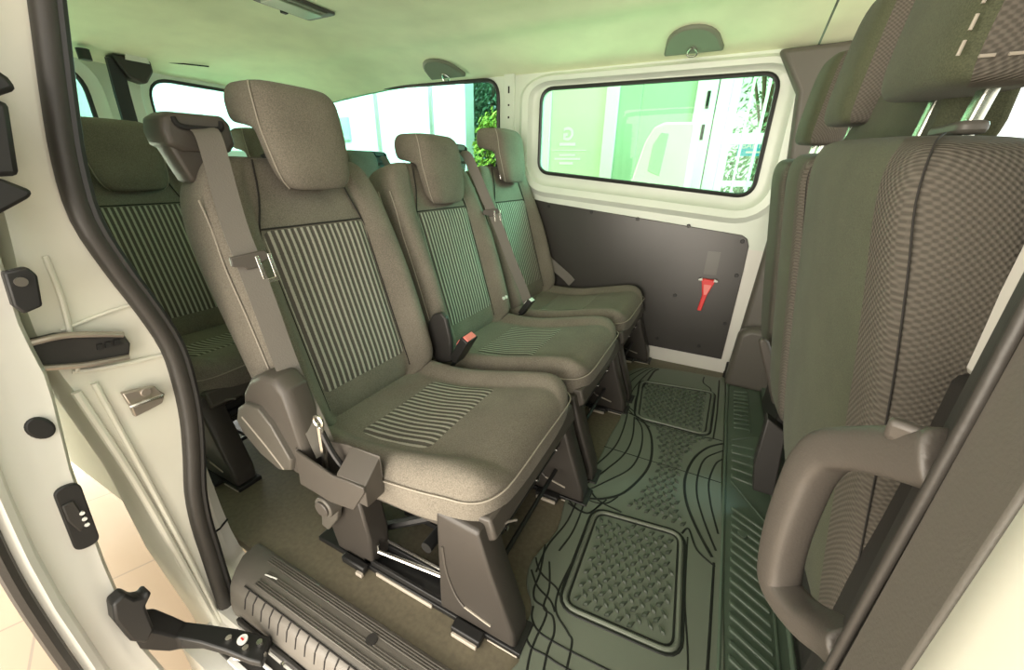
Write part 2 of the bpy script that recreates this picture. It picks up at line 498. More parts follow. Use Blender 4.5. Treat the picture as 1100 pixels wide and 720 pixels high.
def make_frame(parent):
    # pan under the cushion, cross tubes, rails, linkages
    m = MB(); m.prism([(T(-.275, 0, 0)[0], .308), (T(-.262, 0, 0)[0], .262), (T(-.30, 0, 0)[0], .235), (T(-.78, 0, 0)[0], .2), (T(-.80, 0, 0)[0], .25)], XZ, -.225, .225)
    m.build('seat_pan', M['plast'], parent, bev=.006)
    for sg in (-1, 1):
        yo = sg*.215
        r = MB()
        r.box(T(-.78, yo-.034, .0), T(-.195, yo+.034, .014))
        r.box(T(-.62, yo-.03, .014), T(-.38, yo-.022, .03)); r.box(T(-.62, yo+.022, .014), T(-.38, yo+.03, .03))
        rl = r.build('floor_rail', M['black'], parent, bev=.002)
        h = MB(); h.box(T(-.345, yo-.058, .004), T(-.275, yo-.034, .022)); h.build('rail_catch', M['black'], rl, bev=.003)
        h = MB(); h.box(T(-.675, yo-.052, .004), T(-.600, yo-.034, .024)); h.build('rail_catch', M['black'], rl, bev=.004)
        for x0, x1, y0, y1, z1 in ((-.575, -.41, .039, .034, .012), (-.340, -.280, .064, .058, .012), (-.27, -.20, .037, .034, .006), (-.62, -.600, .060, .052, .012)):
            b = MB(); b.box(T(x0, yo-y0, .002), T(x1, yo-y1, z1)); b.build('rail_edge', M['cream'], rl, bev=.0015)
        t = MB(); t.tube([T(-.585, yo-.012, .075), T(-.585, yo-.012, .05), T(-.40, yo+.012, .045)], .005, 8)
        t.tube([T(-.585, yo+.02, .05), T(-.385, yo+.02, .05)], .004, 8)
        t.build('latch_rod', M['chrome'], rl)
    c = MB()
    for x, z in ((-.30, .20), (-.66, .19), (-.45, .12)):
        c.cyl(T(x, 0, z), (0, 1, 0), .014, .42, 12)
    c.box(T(-.62, -.10, .03), T(-.36, .10, .045)); c.box(T(-.36, -.19, .17), T(-.30, .19, .235))
    c.tube([T(-.62, -.16, .05), T(-.34, -.10, .2)], .012); c.tube([T(-.62, .16, .05), T(-.34, .10, .2)], .012)
    fr = c.build('underframe', M['black'], parent)
    b = MB(); b.tube([T(-.295, -.2, .10), T(-.295, .2, .10)], .006); b.build('cross_rod', M['black'], fr)
    b = MB()
    for y in (-.14, .02, .15): b.cyl(T(-.288, y, .20), (1, 0, 0), .006, .012, 10)
    b.each('bolt', M['chrome'], fr)
def make_seams(parent):
    s = MB()
    for sg in (-1, 1):
        s.tube(smooth_path([back_pt(sg*.1485, x, back_front(.1485, x)+.001) for x in (.04, .12, .22, .32, .42, .48)] +
                           [back_pt(sg*.122, .56, .004), back_pt(sg*.105, .64, .002)], 3), .0022, 6)
    s.tube([back_pt(y, .49, back_front(y, .49)+.0025) for y in [i*.0144-.144 for i in range(21)]], .002, 6)
    s.build('backrest_seam', M['seam'], parent)
    for sg in (-1, 1):      # gusset seam up the side of the bolster
        t = MB()
        t.tube(smooth_path([back_pt(sg*(.2475 if x < .5 else .241), x, bol(x)*.22-.004) for x in (.03, .12, .22, .32, .42, .5, .56)], 3), .0018, 6)
        t.build('bolster_stitching', M['thread'], parent)
    u = MB()
    u.tube(smooth_path([T(x, -.2475, cush_z(x)-zd) for x, zd in ((-.60, .014), (-.5, .018), (-.42, .024))] +
                       [T(-.36, -.2465, .340), T(-.327, -.2405, .340), T(-.300, -.229, .341), T(-.280, -.208, .343), T(-.2665, -.173, .346), T(-.2625, -.1, .350), T(-.2625, 0, .351), T(-.2625, .1, .350), T(-.2665, .173, .346), T(-.280, .208, .343), T(-.300, .229, .341), T(-.327, .2405, .340), T(-.36, .2465, .340)] +
                       [T(x, .2475, cush_z(x)-zd) for x, zd in ((-.42, .024), (-.5, .018), (-.6, .014))], 3), .0017, 6)
    u.build('cushion_stitching', M['thread'], parent)
def make_guide(parent, side):
    """shoulder belt outlet on top corner of the backrest; side -1 near, +1 far"""
    g = MB(); yo = side*.19
    prof = [(-.074, .0), (-.068, .024), (-.052, .034), (.045, .036), (.057, .022), (.059, -.018), (.045, -.034), (-.050, -.036), (-.070, -.024)]
    if side > 0: prof = [(-p, q) for p, q in prof]
    rings = []
    for d, k in ((-.060, .80), (-.052, .95), (-.03, 1), (.012, 1), (.020, .96), (.026, .86)):
        rings.append([T(-.985+d-.02*q, yo+p*k+.006*side*-1, .960+q*k) for p, q in prof])
    o = g.loft(rings).build('belt_guide', M['plast'], parent, bev=.004)
    wg = MB(); wp_ = [(-.068, -.020), (.005, -.030), (-.030, -.094), (-.044, -.092)]
    if side > 0: wp_ = [(-p, q) for p, q in wp_]
    wg.loft([[T(-.985+d-.02*q, yo+p*k-.006*side, .960+q*k) for p, q in wp_] for d, k in ((-.045, .9), (-.03, 1), (.010, 1), (.018, .93))]); wg.build('guide_wedge', M['plast'], o, bev=.004)
    s = MB(); s.tube(smooth_path([T(-.962, yo-.042, .984), T(-.957, yo-.036, .970), T(-.956, yo, .968), T(-.957, yo+.036, .970), T(-.962, yo+.042, .984)], 4), .0055, 8)
    s.build('belt_slot', M['dark_slot'], o)
    return o
def make_belt(parent, pts, wd, w, tong=None, tip=None):
    b = MB().ribbon(smooth_path(pts, 5), wd, w).build('seat_belt', M['belt'], parent)
    if tong:
        c = Vector(tong); t = MB()
        d = Vector(tip).normalized(); sd = Vector(wd if not isinstance(wd, list) else wd[0]).normalized()
        n = d.cross(sd).normalized()
        fr = lambda p, q, k: tuple(c + sd*p + d*q + n*k)
        t.prism([(-.032, -.012), (.032, -.012), (.034, .006), (.014, .012), (.012, .018), (-.012, .018), (-.014, .012), (-.034, .006)], fr, -.006, .006)
        tg = t.build('belt_tongue', M['plast'], b, bev=.002)
        k = MB()
        fr0 = fr; fr = lambda p, q, k: fr0(p*1.35+.024, q*1.1-.004, k+.006)
        k.prism([(-.011, .0), (-.006, .0), (-.006, .05), (-.011, .05)], fr, -.0015, .0015)
        k.prism([(.006, .0), (.011, .0), (.011, .05), (.006, .05)], fr, -.0015, .0015)
        k.prism([(-.011, .044), (.011, .044), (.011, .052), (-.011, .052)], fr, -.0015, .0015)
        k.build('tongue_blade', M['chrome'], tg, bev=.0008)
    return b
def make_buckle(parent, c, d, up=(0, 0, 1), col='pink', k=1.0):
    k0 = k
    c = Vector(c); d = Vector(d).normalized(); s = Vector((0, 1, 0)); s = (s - d*s.dot(d)).normalized(); n = d.cross(s)
    fr = lambda p, q, k: tuple(c + (s*p + d*q + n*k)*k0)
    b = MB(); b.prism([(-.018, -.05), (.018, -.05), (.022, -.03), (.022, .03), (-.022, .03), (-.022, -.03)], fr, -.011, .011)
    b.ribbon([fr(0, -.05, 0), fr(0, -.11, 0)], tuple(s), .03, .006)
    o = b.build('belt_buckle', M['rubber_d'], parent, bev=.003)
    p = MB(); p.prism([(-.017, .0), (.017, .0), (.017, .016), (-.017, .016)], fr, .010, .0135)
    p.prism([(-.017, .022), (.017, .022), (.017, .0325), (-.017, .0325)], fr, -.008, .008)
    p.build('buckle_button', M[col], o, bev=.001)

def make_seat(y, label, kind, hdz=0.0, group=None, dx=0.0):
    root = empty('passenger_seat', (X0+dx, y, 0), label, 'van seat', group)
    make_back(root, M['fab']); make_insert_back(root, M['stripe_y'])
    make_cushion(root, M['fab']); make_insert_cush(root, M['stripe_c'])
    make_headrest(root, M['fab_head'], hdz)
    make_legs(root); make_frame(root); make_seams(root)
    if kind == 'near':
        make_guide(root, -1)
        make_belt(root, [T(-.955, -.19, .968), T(-.925, -.195, .945), T(-.865, -.222, .80), T(-.835, -.229, .73), T(-.800, -.236, .64), T(-.755, -.243, .50), T(-.70, -.250, .40), T(-.668, -.254, .33)],
                  (.25, 1, .12), .045, T(-.828, -.229, .728), (.15, .06, -1))
        # recliner cover along the near side of the cushion
        R = lambda pts: [(T(x, 0, 0)[0], z) for x, z in pts]
        c = MB(); yb = -.268
        prof = R([(-.895, .372), (-.872, .44), (-.835, .482), (-.785, .508), (-.745, .508), (-.715, .485), (-.700, .41), (-.690, .345), (-.70, .280), (-.73, .26), (-.78, .28), (-.86, .335)])
        cx, cz = T(-.77, 0, 0)[0], .39
        rings = [[(cx+(x-cx)*k, yb+d, cz+(z-cz)*k) for x, z in prof] for d, k in ((-.022, .88), (-.014, .97), (0, 1), (.03, 1), (.036, .97))]
        rc = c.loft(rings).build('recliner_cover', M['plast'], root, bev=.003)
        l = MB(); pl = R([(-.905, .365), (-.885, .402), (-.85, .425), (-.80, .428), (-.765, .395), (-.722, .318), (-.735, .285), (-.78, .268), (-.84, .29), (-.895, .335)])
        rings = [[(cx+(x-cx)*k, yb+d, cz+(z-cz)*k+.0) for x, z in pl] for d, k in ((-.034, .92), (-.030, .98), (-.02, 1), (-.01, 1))]
        l.loft(rings).build('recline_lever', M['plast_g'], rc, bev=.004)
        e = MB(); e.tube([(T(-.868, 0, 0)[0], yb-.034, .385), (T(-.80, 0, 0)[0], yb-.0345, .33), (T(-.755, 0, 0)[0], yb-.034, .285)], .0022, 6)
        e.build('lever_edge', M['thread'], rc)
        # open storage pocket: floor, four walls
        p = MB()
        fo_ = R([(-.705, .352), (-.60, .330), (-.555, .336), (-.512, .338), (-.512, .325), (-.552, .262), (-.62, .250), (-.715, .258)])
        p.prism(fo_, XZ, yb-.030, yb-.024)
        p.prism(R([(-.705, .352), (-.60, .372), (-.512, .378), (-.512, .325), (-.552, .262), (-.715, .258)]), XZ, yb+.018, yb+.022)
        def slab(x0, x1, zf, zb, z0):
            a, b_ = T(x0, 0, 0)[0], T(x1, 0, 0)[0]
            p.add([(a, yb-.026, z0), (b_, yb-.026, z0), (b_, yb+.020, z0), (a, yb+.020, z0), (a, yb-.026, zf), (b_, yb-.026, zf), (b_, yb+.020, zb), (a, yb+.020, zb)],
                  [(0, 3, 2, 1), (4, 5, 6, 7), (0, 1, 5, 4), (1, 2, 6, 5), (2, 3, 7, 6), (3, 0, 4, 7)])
        slab(-.590, -.513, .336, .374, .285); slab(-.705, -.59, .270, .275, .262); slab(-.712, -.704, .352, .362, .262)
        p.build('storage_pocket', M['plast'], root, bev=.004)
        sb = MB(); sb.tube(smooth_path([T(-.655, yb-.002, .31), T(-.648, yb-.004, .375), T(-.642, yb-.006, .42)], 4), .007, 8)
        sb.tube([T(-.642+.012*math.cos(a), yb-.007, .432+.012*math.sin(a)) for a in [i*PI/6 for i in range(12)]], .0035, 6, closed=True)
        sb.tube(smooth_path([T(-.60, yb+.002, .32), T(-.625, yb-.002, .36), T(-.645, yb-.004, .41)], 4), .006, 8, 1)
        sb.build('belt_anchor', [M['chrome'], M['rubber_d']], root)
        k = MB(); k.cyl(T(-.655, yb-.014, .215), (0, 1, 0), .026, .03, 24)
        k.prism(R([(-.668, .24), (-.632, .235), (-.66, .15), (-.70, .098), (-.722, .103), (-.715, .135), (-.688, .19)]), XZ, yb+.0, yb+.014)
        kn = k.build('fold_lever', M['plast_g'], root, bev=.003)
        kk = MB(); kk.cyl(T(-.655, yb-.031, .215), (0, 1, 0), .019, .006, 24); kk.build('lever_knob', M['plast'], kn, bev=.002)
        make_buckle(root, T(-.640, .243, .398), (.5, -.06, .8), k=1.3)
        g = MB(); g.prism(R([(-.80, .36), (-.79, .44), (-.765, .475), (-.735, .485), (-.715, .47), (-.70, .40), (-.70, .32), (-.76, .30)]), XZ, .252, .272)
        g.build('recliner_cover', M['plast_d'], root, bev=.006)
        n = MB(); n.tube([T(-.30, -.2, .29), T(-.275, -.205, .268)], .002, 6); n.tube([T(-.275, -.205, .268), T(-.262, -.18, .268), T(-.25, -.165, .265)], .0025, 6)
        n.build('frayed_thread', M['belt'], root)
    elif kind == 'far':
        make_guide(root, 1)
        make_belt(root, [T(-.955, .19, .968), T(-.925, .195, .945), T(-.865, .222, .80), T(-.815, .232, .70), T(-.755, .240, .56), T(-.70, .248, .44), T(-.672, .250, .37)],
                  (.75, .6, .1), .040, T(-.842, .226, .745), (.15, .0, -1))
        make_buckle(root, T(-.675, .248, .372), (.5, .05, .75), col='white_pl')
        b = MB(); b.cyl(back_pt(.17, .10, .052), (.96, 0, .28), .007, .006, 14); b.cyl(back_pt(.19, .10, .054), (.96, 0, .28), .007, .006, 14)
        b.each('badge_stud', M['white_pl'], root)
    else:
        make_belt(root, [T(-.88, .230, .55), T(-.80, .238, .46), T(-.70, .246, .385), T(-.66, .248, .35)], (.6, .2, .8), .046)
    return root

S1 = make_seat(.69, 'grey passenger seat nearest the open side door, with its belt draped down the near shoulder', 'near')
S2 = make_seat(1.22, 'grey middle passenger seat, low headrest, belt down its far shoulder', 'far', -.062)
S3 = make_seat(1.745, 'grey passenger seat beside the black side panel and window', 'plain')
for o in (S1, S2, S3): o['group'] = 'second row of passenger seats'
T1 = copy_tree(S1); T1.location.x = X0-.93; T1['label'] = 'shadowed rear row seat next to the rubber sealed pillar, behind the nearest seat'
T2 = copy_tree(S3); T2.location = (X0-.93, 1.22, 0); T2['label'] = 'rear row middle seat hidden behind the nearest headrest'
T3 = copy_tree(S2); T3.location = (X0-.93, 1.745, 0); T3['label'] = 'rear row seat under the far quarter window, seen between two headrests'
for o in (T1, T2, T3):
    o['group'] = 'rear row of passenger seats'
    for ch in o.children:
        if ch.name.startswith('headrest'): ch.location.z -= .035 if o is T1 else .02

# ================================================================== FRONT SEATS (seen from behind)
def make_front_seat(y, w, label, hz=0.0, hy=0.0, ex=0.0, hx=0.0):
    root = empty('front_seat', (.30, y, 0), label, 'van seat', 'front seats seen from behind')
    h = w/2
    def rear_x(z): return .118 + (.965-z)*.155
    rings = []
    rows = [(.30, .93, .7), (.335, .98, .95), (.45, 1, 1), (.58, 1.0, 1), (.72, .995, 1), (.84, .975, 1), (.91, .945, 1), (.945, .90, .86), (.962, .83, .55)]
    for z, k, dk in rows:
        x = rear_x(z) - .300; dep = .125
        hh = h*k; ex_ = ex*max(0, z-.6)/.36
        # rear face (bulging), near side, front, far side; start at far rear corner
        P = [(0.022, hh), (.004, hh*.95), (-.004, hh*.75), (-.010, hh*.35), (-.012, 0), (-.010, -hh*.35), (-.003, -hh*.84), (.004, -hh*.945), (.022, -hh*.985), (.05, -hh*1.0), (dep-.04, -hh*.985),
             (dep-.01, -hh*.93), (dep+.03, -hh*.6), (dep+.01, 0), (dep+.03, hh*.6), (dep+.02, hh*.9), (dep-.01, hh*1.02), (.07, hh*1.04)]
        c = .06
        rings.append([(x+c+(a-c)*dk, b, z + ex_ + (max(0, min(1, (z-.7)/.2))*(.055*b-.012) if ex == 0 else 0)) for a, b in P])
    n = len(rings[0]); m = MB(); v = [p for r in rings for p in r]; f = []; mi = []
    for i in range(len(rings)-1):
        for k in range(n):
            f.append((i*n+k, i*n+(k+1) % n, (i+1)*n+(k+1) % n, (i+1)*n+k)); mi.append(0 if k < 6 else 1)
    f += [tuple(range(n-1, -1, -1)), tuple(range((len(rings)-1)*n, len(rings)*n))]; mi += [1, 0]
    from_data('backrest', v, f, [M['fab_front'], M['mesh']], root, mi, sub=2)
    s = MB()
    s.tube(smooth_path([(rear_x(z)-.300+.0125, -h*k*.966, z-(max(0, min(1, (z-.7)/.2))*(.055*h+.012))) for z, k, dk in rows[1:7]] + [(rear_x(.945)-.300+.022, -h*.84, .925), (rear_x(.962)-.300+.04, -h*.72, .937)], 4), .0009, 6)
    if ex: s = MB(); s.tube([(rear_x(z)-.300+.0125, -h*k*.966, z) for z, k, dk in rows[1:5]], .0014, 6)
    s.build('backrest_seam', M['seam'], root)
    # headrest: rear face x=.165, block with rounded edges
    rings = []
    hb = .986+hz
    for z, k, dk in [(0, .86, .62), (.008, .95, .86), (.03, 1, 1), (.09, 1, 1), (.16, .99, 1), (.205, .95, .92), (.222, .86, .7)]:
        x = .165-.300-.02+.10*(z) ; q = min(.126, h*.70)*k; c = .05
        P = [(.012, q*.98), (0, q*.88), (-.004, q*.45), (-.006, 0), (-.004, -q*.45), (0, -q*.86), (.014, -q*.98), (.05, -q*1.02), (.085, -q*.98), (.105, -q*.8), (.112, 0), (.105, q*.8), (.085, q*.98), (.05, q*1.02)]
        rings.append([(x+c+(a-c)*dk+hx, b+hy, hb+z+.06*b-.004) for a, b in P])
    n = len(rings[0]); v = [p for r in rings for p in r]; f = []; mi = []
    for i in range(len(rings)-1):
        for k in range(n):
            f.append((i*n+k, i*n+(k+1) % n, (i+1)*n+(k+1) % n, (i+1)*n+k)); mi.append(0 if k < 6 else 1)
    f += [tuple(range(n-1, -1, -1)), tuple(range((len(rings)-1)*n, len(rings)*n))]; mi += [0, 0]
    hd = from_data('headrest', v, f, [M['fab_front'], M['mesh']], root, mi, sub=2)
    q = min(.126, h*.70)
    st = MB()
    for k in range(11 if y < .8 else 0):
        z0 = .012+k*.018
        st.tube([(-.155+.10*z0+.006, hy-q*.975, hb+z0), (-.155+.10*(z0+.011)+.006, hy-q*.975, hb+z0+.011)], .0014, 6)
    for k in range(5 if y < .8 else 0):
        st.tube([(-.135+k*.018, hy-q*1.0, hb+.010), (-.125+k*.018, hy-q*1.0, hb+.010)], .0014, 6)
    st.each('headrest_stitching', M['thread'], hd)
    for sg in (-1, 1):
        p = MB(); p.prism(rrect(-.010, .010, -.006, .006, .004, 3), lambda a, b, d: (-.105+b+.12*d+hx, hy+sg*.062+a, .93+ex+d), 0, .08)
        p.build('headrest_post', M['post'], hd)
    pl = MB(); pl.prism(rrect(-.085, -.005, -.012, .012, .010, 4), lambda a, b, d: (-.105+b+hx, hy+a, .940+ex+d), 0, .012)
    pl.build('post_plate', M['plast_g'], hd, bev=.004)
    # cushion, pedestal
    rings = []
    for x, z, k in [(-.02, .36, .8), (.02, .375, .97), (.2, .37, 1), (.38, .385, 1), (.44, .37, .95), (.46, .34, .85)]:
        P = [(h*1.0*k, -.03), (h*.93*k, .012), (h*.75*k, .018), (h*.5*k, 0), (0, -.002), (-h*.5*k, 0), (-h*.75*k, .018), (-h*.93*k, .012), (-h*k, -.03), (-h*.98*k, -.09), (0, -.10), (h*.98*k, -.09)]
        rings.append([(x, a, z+b) for a, b in P])
    MB().loft(rings).build('seat_cushion', M['fab_front'], root, sub=1)
    pd = MB(); pd.prism([(-.01, .0), (.42, 0), (.40, .28), (.0, .27)], XZ, -h*.92, h*.92)
    pd.build('pedestal', M['plast_d'], root, bev=.015)
    return root
F1 = make_front_seat(.735, .60, 'large grey double front seat back next to the grab handle, steel headrest posts showing', hy=-.075)
b = MB(); b.prism([(p.x, p.y) for p in smooth_path([(-.035, .93, 0), (.20, .93, 0), (.43, .935, 0), (.455, .965, 0), (.40, 1.005, 0), (.28, 1.038, 0), (.14, 1.055, 0), (-.02, 1.060, 0), (-.045, 1.0, 0)], 4, True)], lambda a, q, d: (d+.10*(q-.95), a, q), -.105, -.045)
b.build('shoulder_pad', [M['fab_front']], F1, bev=.014, bseg=3)
F2 = make_front_seat(1.20, .29, 'narrow middle front seat, its headrest second from the camera', hz=.012, hy=-.085, hx=.004)
for ch in list(F2.children):
    ch.parent = F1; ch.location.y += 1.20-.735
bpy.data.objects.remove(F2); F2 = F1
F3 = make_front_seat(1.625, .37, 'farthest front seat, its headrest a thin sliver against the far pillar', hy=-.09)
l = MB()
rp = [(.168-.30, .420), (.184-.30, .430), (.200-.30, .418), (.282-.30, .245), (.280-.30, .215), (.255-.30, .210)]
rings = [[(x, d, z) for x, z in rp] for d in (.640, .668)]
lo = l.loft(rings).build('recline_lever', M['plast'], F2, bev=.008)
b = MB(); b.prism([(.205-.30, .30), (.255-.30, .27), (.275-.30, .06), (.222-.30, .06), (.207-.30, .15)], XZ, .375, .415)
b.build('seat_bracket', M['plast_d'], F2, bev=.004)

# ================================================================== VAN SHELL
# ---- floor
m = MB(); m.box((-2.75, .345, -.03), (.165, 2.03, 0.0)); m.box((.165, .345, -.035), (1.2, 2.03, -.005))
struct(m.build('floor', M['floor'], smooth=False), 'olive brown rubber van floor')
# ---- ceiling
def ceil_z(x, y):
    z = 1.425
    if y > 1.55: t = min(1, (y-1.55)/.47); z -= .095*t*t*(1.6-.6*t)
    if y < .62: t = min(1, (.62-y)/.32); z -= .055*t*t
    z -= .085*max(0, min(1, (-1.7-x)/1.0))**1.4
    z += .010*math.sin((x+.35)*3.1)*math.exp(-((y-1.2)/.45)**2)
    z -= .016*math.exp(-((y-1.62)/.07)**2) * (1 if -2.0 < x < .1 else 0.3)
    return z
v = []; f = []
xs = [-2.76+i*(2.94/60) for i in range(61)]; ys = [.33+i*(1.72/44) for i in range(45)]
for x in xs:
    for y in ys: v.append((x, y, ceil_z(x, y)))
for i in range(60):
    for j in range(44):
        a = i*45+j; f.append((a, a+1, a+46, a+45))
ce = from_data('ceiling', v, f, M['head'])
struct(ce, 'pale green lit van headliner')
v = []; f = []
xs = [.186+i*(.75/12) for i in range(13)]
for x in xs:
    for y in ys: v.append((x, y, ceil_z(0.1, y)-.004))
for i in range(12):
    for j in range(44):
        a = i*45+j; f.append((a, a+1, a+46, a+45))
struct(from_data('ceiling_front', v, f, M['head']), 'front headliner section beyond the seam')
sv = [(x, y, ceil_z(.13, y)+.003) for x in (.172, .192) for y in ys]
struct(from_data('ceiling_seam', sv, [(k, k+1, k+46, k+45) for k in range(44)], M['hook']), 'dark seam across the headliner')
# outer roof skin so that daylight only comes in by the openings
r = MB(); r.box((-2.8, .12, 1.47), (1.0, 2.12, 1.50)); struct(r.build('roof', M['paint'], smooth=False))

# ---- far wall with side window and quarter window
def ring_panel(name, outlines, mat, parent=None, axis='y', fill=True):
    m = MB(); n = len(outlines[0][0]); v = []; f = []
    for pts, d in outlines:
        for p in pts: v.append((p[0], d, p[1]) if axis == 'y' else (d, p[0], p[1]))
    for i in range(len(outlines)-1):
        for k in range(n): f.append((i*n+k, i*n+(k+1) % n, (i+1)*n+(k+1) % n, (i+1)*n+k))
    m.add(v, f)
    return m.build(name, mat, parent)
def square_out(pts, x0, x1, z0, z1, cx, cz):
    """project outline radially on the rectangle"""
    out = []
    for x, z in pts:
        dx, dz = x-cx, z-cz
        k = min(((x1-cx)/dx if dx > 0 else (x0-cx)/dx) if abs(dx) > 1e-6 else 1e9, ((z1-cz)/dz if dz > 0 else (z0-cz)/dz) if abs(dz) > 1e-6 else 1e9)
        out.append((cx+dx*k, cz+dz*k))
    return out
W = 2.02
win = rrect(-.893, .090, .895, 1.268, .065, 7, .812, 1.262)
def rim(d):
    return [(x, z if z < 1.24 else 1.24+(z-1.24)*(.62 if d > .03 else 1)) for x, z in offset_poly(win, d)]
o1 = rim(.034); o2 = rim(.048); o3 = rim(.058); o4 = rim(.088); o5 = rim(.112)
sq = square_out(o5, -1.06, .20, .60, 1.42, -.40, 1.03)
struct(ring_panel('wall_far', [(offset_poly(win, -.004), W+.03), (offset_poly(win, -.004), W), (o1, W+.002), (o2, W-.006), (o3, W-.024), (o4, W-.030), (o5, W-.008), (sq, W-.004)], M['paint_in']), 'white painted far side wall')
m = MB(); m.prism([(-2.75, -.02), (.19, -.02), (.19, .62), (-2.75, .62)], XZ, W-.004, W+.02)
m.prism([(.19, -.02), (1.0, -.02), (1.0, .85), (.19, .85)], XZ, W-.004, W+.02)
struct(m.build('wall_far_lower', M['paint'], smooth=False), 'white lower far wall')
wg = MB(); wg.tube([(x, W-.004, z) for x, z in offset_poly(win, -.003)], .009, 8, closed=True)
wf = struct(wg.build('window_1', M['rubber_d']), 'large side window in black rubber')
g = MB(); g.prism(win, XZ, W+.008, W+.012); g.build('pane', M['glass'], wf, smooth=False)
q = rrect(-2.45, -1.125, .88, 1.345, .09, 7, .88, 1.325)
qo = offset_poly(q, .03); qs = square_out(qo, -2.75, -1.085, .60, 1.42, -1.79, 1.10)
struct(ring_panel('wall_far_rear', [(offset_poly(q, -.004), W+.03), (q, W), (offset_poly(q, .012), W-.01), (qo, W-.008), (qs, W-.006)], M['paint_in']), 'painted far wall around quarter window')
wg = MB(); wg.tube([(x, W-.004, z) for x, z in offset_poly(q, -.003)], .010, 8, closed=True)
wf2 = struct(wg.build('window_2', M['rubber_d']), 'far quarter window')
g = MB(); g.prism(q, XZ, W+.008, W+.012); g.build('pane', M['glass_r'], wf2, smooth=False)
# pillar between the two far windows with slots
m = MB(); m.box((-1.09, W-.022, .60), (-1.03, W, 1.40)); pl = struct(m.build('trim_1', M['paint_in'], bev=.006), 'slotted grey pillar strip')
for z0, z1 in ((1.255, 1.285), (1.20, 1.208), (1.145, 1.155)):
    s = MB(); s.box((-1.063, W-.0235, z0), (-1.055, W-.0215, z1)); s.build('pillar_slot', M['dark_slot'], pl, smooth=False)
# far B pillar trim and lower step trim
m = MB(); m.prism([(.155, .0), (.175, .55), (.185, .86), (.150, 1.18), (.06, 1.325), (.42, 1.335), (.42, 0)], XZ, W-.06, W-.006)
struct(m.build('trim_2', M['plast_g'], bev=.02, bseg=3), 'taupe far door pillar trim')
m = MB(); m.prism([(.145, -.0), (.40, 0), (.40, .26), (.36, .285), (.19, .285), (.155, .255)], XZ, W-.14, W-.06)
struct(m.build('trim_3', M['plast_g'], bev=.02, bseg=3), 'taupe pillar foot trim')
m = MB(); m.cyl((.150, 1.955, .06), (0, 0, 1), .010, .05, 12); m.cyl((.150, 1.955, .02), (0, 0, 1), .013, .03, 12)
tag(m.build('seat_belt_anchor', M['black']), 'small black anchor stud low at the end of the white wall edge', 'anchor')

# black lining panel on the far wall
pts = [(-1.35, .835), (-.825, .752), (.085, .660), (.108, .645), (.119, .615), (.121, .5), (.119, .073), (-1.35, .075)]
p = MB(); p.prism(pts, XZ, W-.014, W-.005)
pan = p.build('side_lining_panel', M['panel'], bev=.002)
tag(pan, 'black lining panel screwed to the far wall below the side window', 'panel')
for x, z in [(-.82, .735), (-.591, .718), (-.363, .700), (-.135, .684), (.091, .635), (.099, .485), (.099, .255), (-.139, .357), (.01, .120), (-.186, .120)]:
    s = MB(); s.cyl((x, W-.016, z), (0, 1, 0), .0085, .006, 14)
    s.build('screw_cap', M['rubber_d'], pan, bev=.002)
s = MB(); s.box((-.035, W-.0155, .475), (.018, W-.0135, .58)); s.build('sticker', M['stick'], pan, smooth=False)
# red hammer
hm = empty('emergency_hammer', (-.01, W-.02, .39), 'small red emergency hammer with pale tips mounted on the black side panel', 'hammer')
h0 = (-.01, W-.02, .39)
hh = MB(); hh.prism([(-.014, -.085), (.004, -.085), (.012, -.01), (.030, .052), (.034, .066), (-.028, .066), (-.022, .05), (-.008, -.01)], lambda a, b, d: (a-.004+.1*b*.3, d, b), -.016, .006)
hh.build('handle', M['red'], hm, bev=.003)
hh = MB(); hh.prism([(-.006, -.005), (.006, -.005), (.018, .042), (-.014, .042)], lambda a, b, d: (a, d, b), -.0175, -.0145); hh.build('handle_groove', M['pink'], hm)
for sg in (-1, 1):
    t = MB(); t.tube([(sg*.024, -.01, .063), (sg*.040, -.01, .060)], [.0085, .003], 10); t.build('hammer_tip', M['white_pl'], hm)

# ---- rear doors
def rect_out(pts, y0, y1, z0, z1): return square_out(pts, y0, y1, z0, z1, (y0+y1)/2, (z0+z1)/2+.05)
XR = -2.72
for i, (y0, y1, lab) in enumerate(((.36, .985, 'near rear door window'), (1.215, 1.86, 'far rear door window'))):
    q = rrect(y0, y1, .86, 1.315, .12, 7)
    yo0, yo1 = (.30, 1.08) if i == 0 else (1.08, 2.02)
    st = struct(ring_panel('wall_rear' if i == 0 else 'wall_rear_far', [(q, XR-.03), (q, XR), (offset_poly(q, .02), XR+.004), (offset_poly(q, .045), XR+.025), (offset_poly(q, .06), XR+.02), (rect_out(q, yo0, yo1, -.02, 1.45), XR+.01)], M['paint_in'], axis='x'))
    wg = MB(); wg.tube([(XR-.01, y, z) for y, z in offset_poly(q, -.004)], .012, 8, closed=True)
    wf = struct(wg.build('window_%d' % (3+i), M['rubber_d']), lab)
    g = MB(); g.prism(offset_poly(q, .01), YZ, XR-.02, XR-.016); g.build('pane', M['glass_r'], wf, smooth=False)
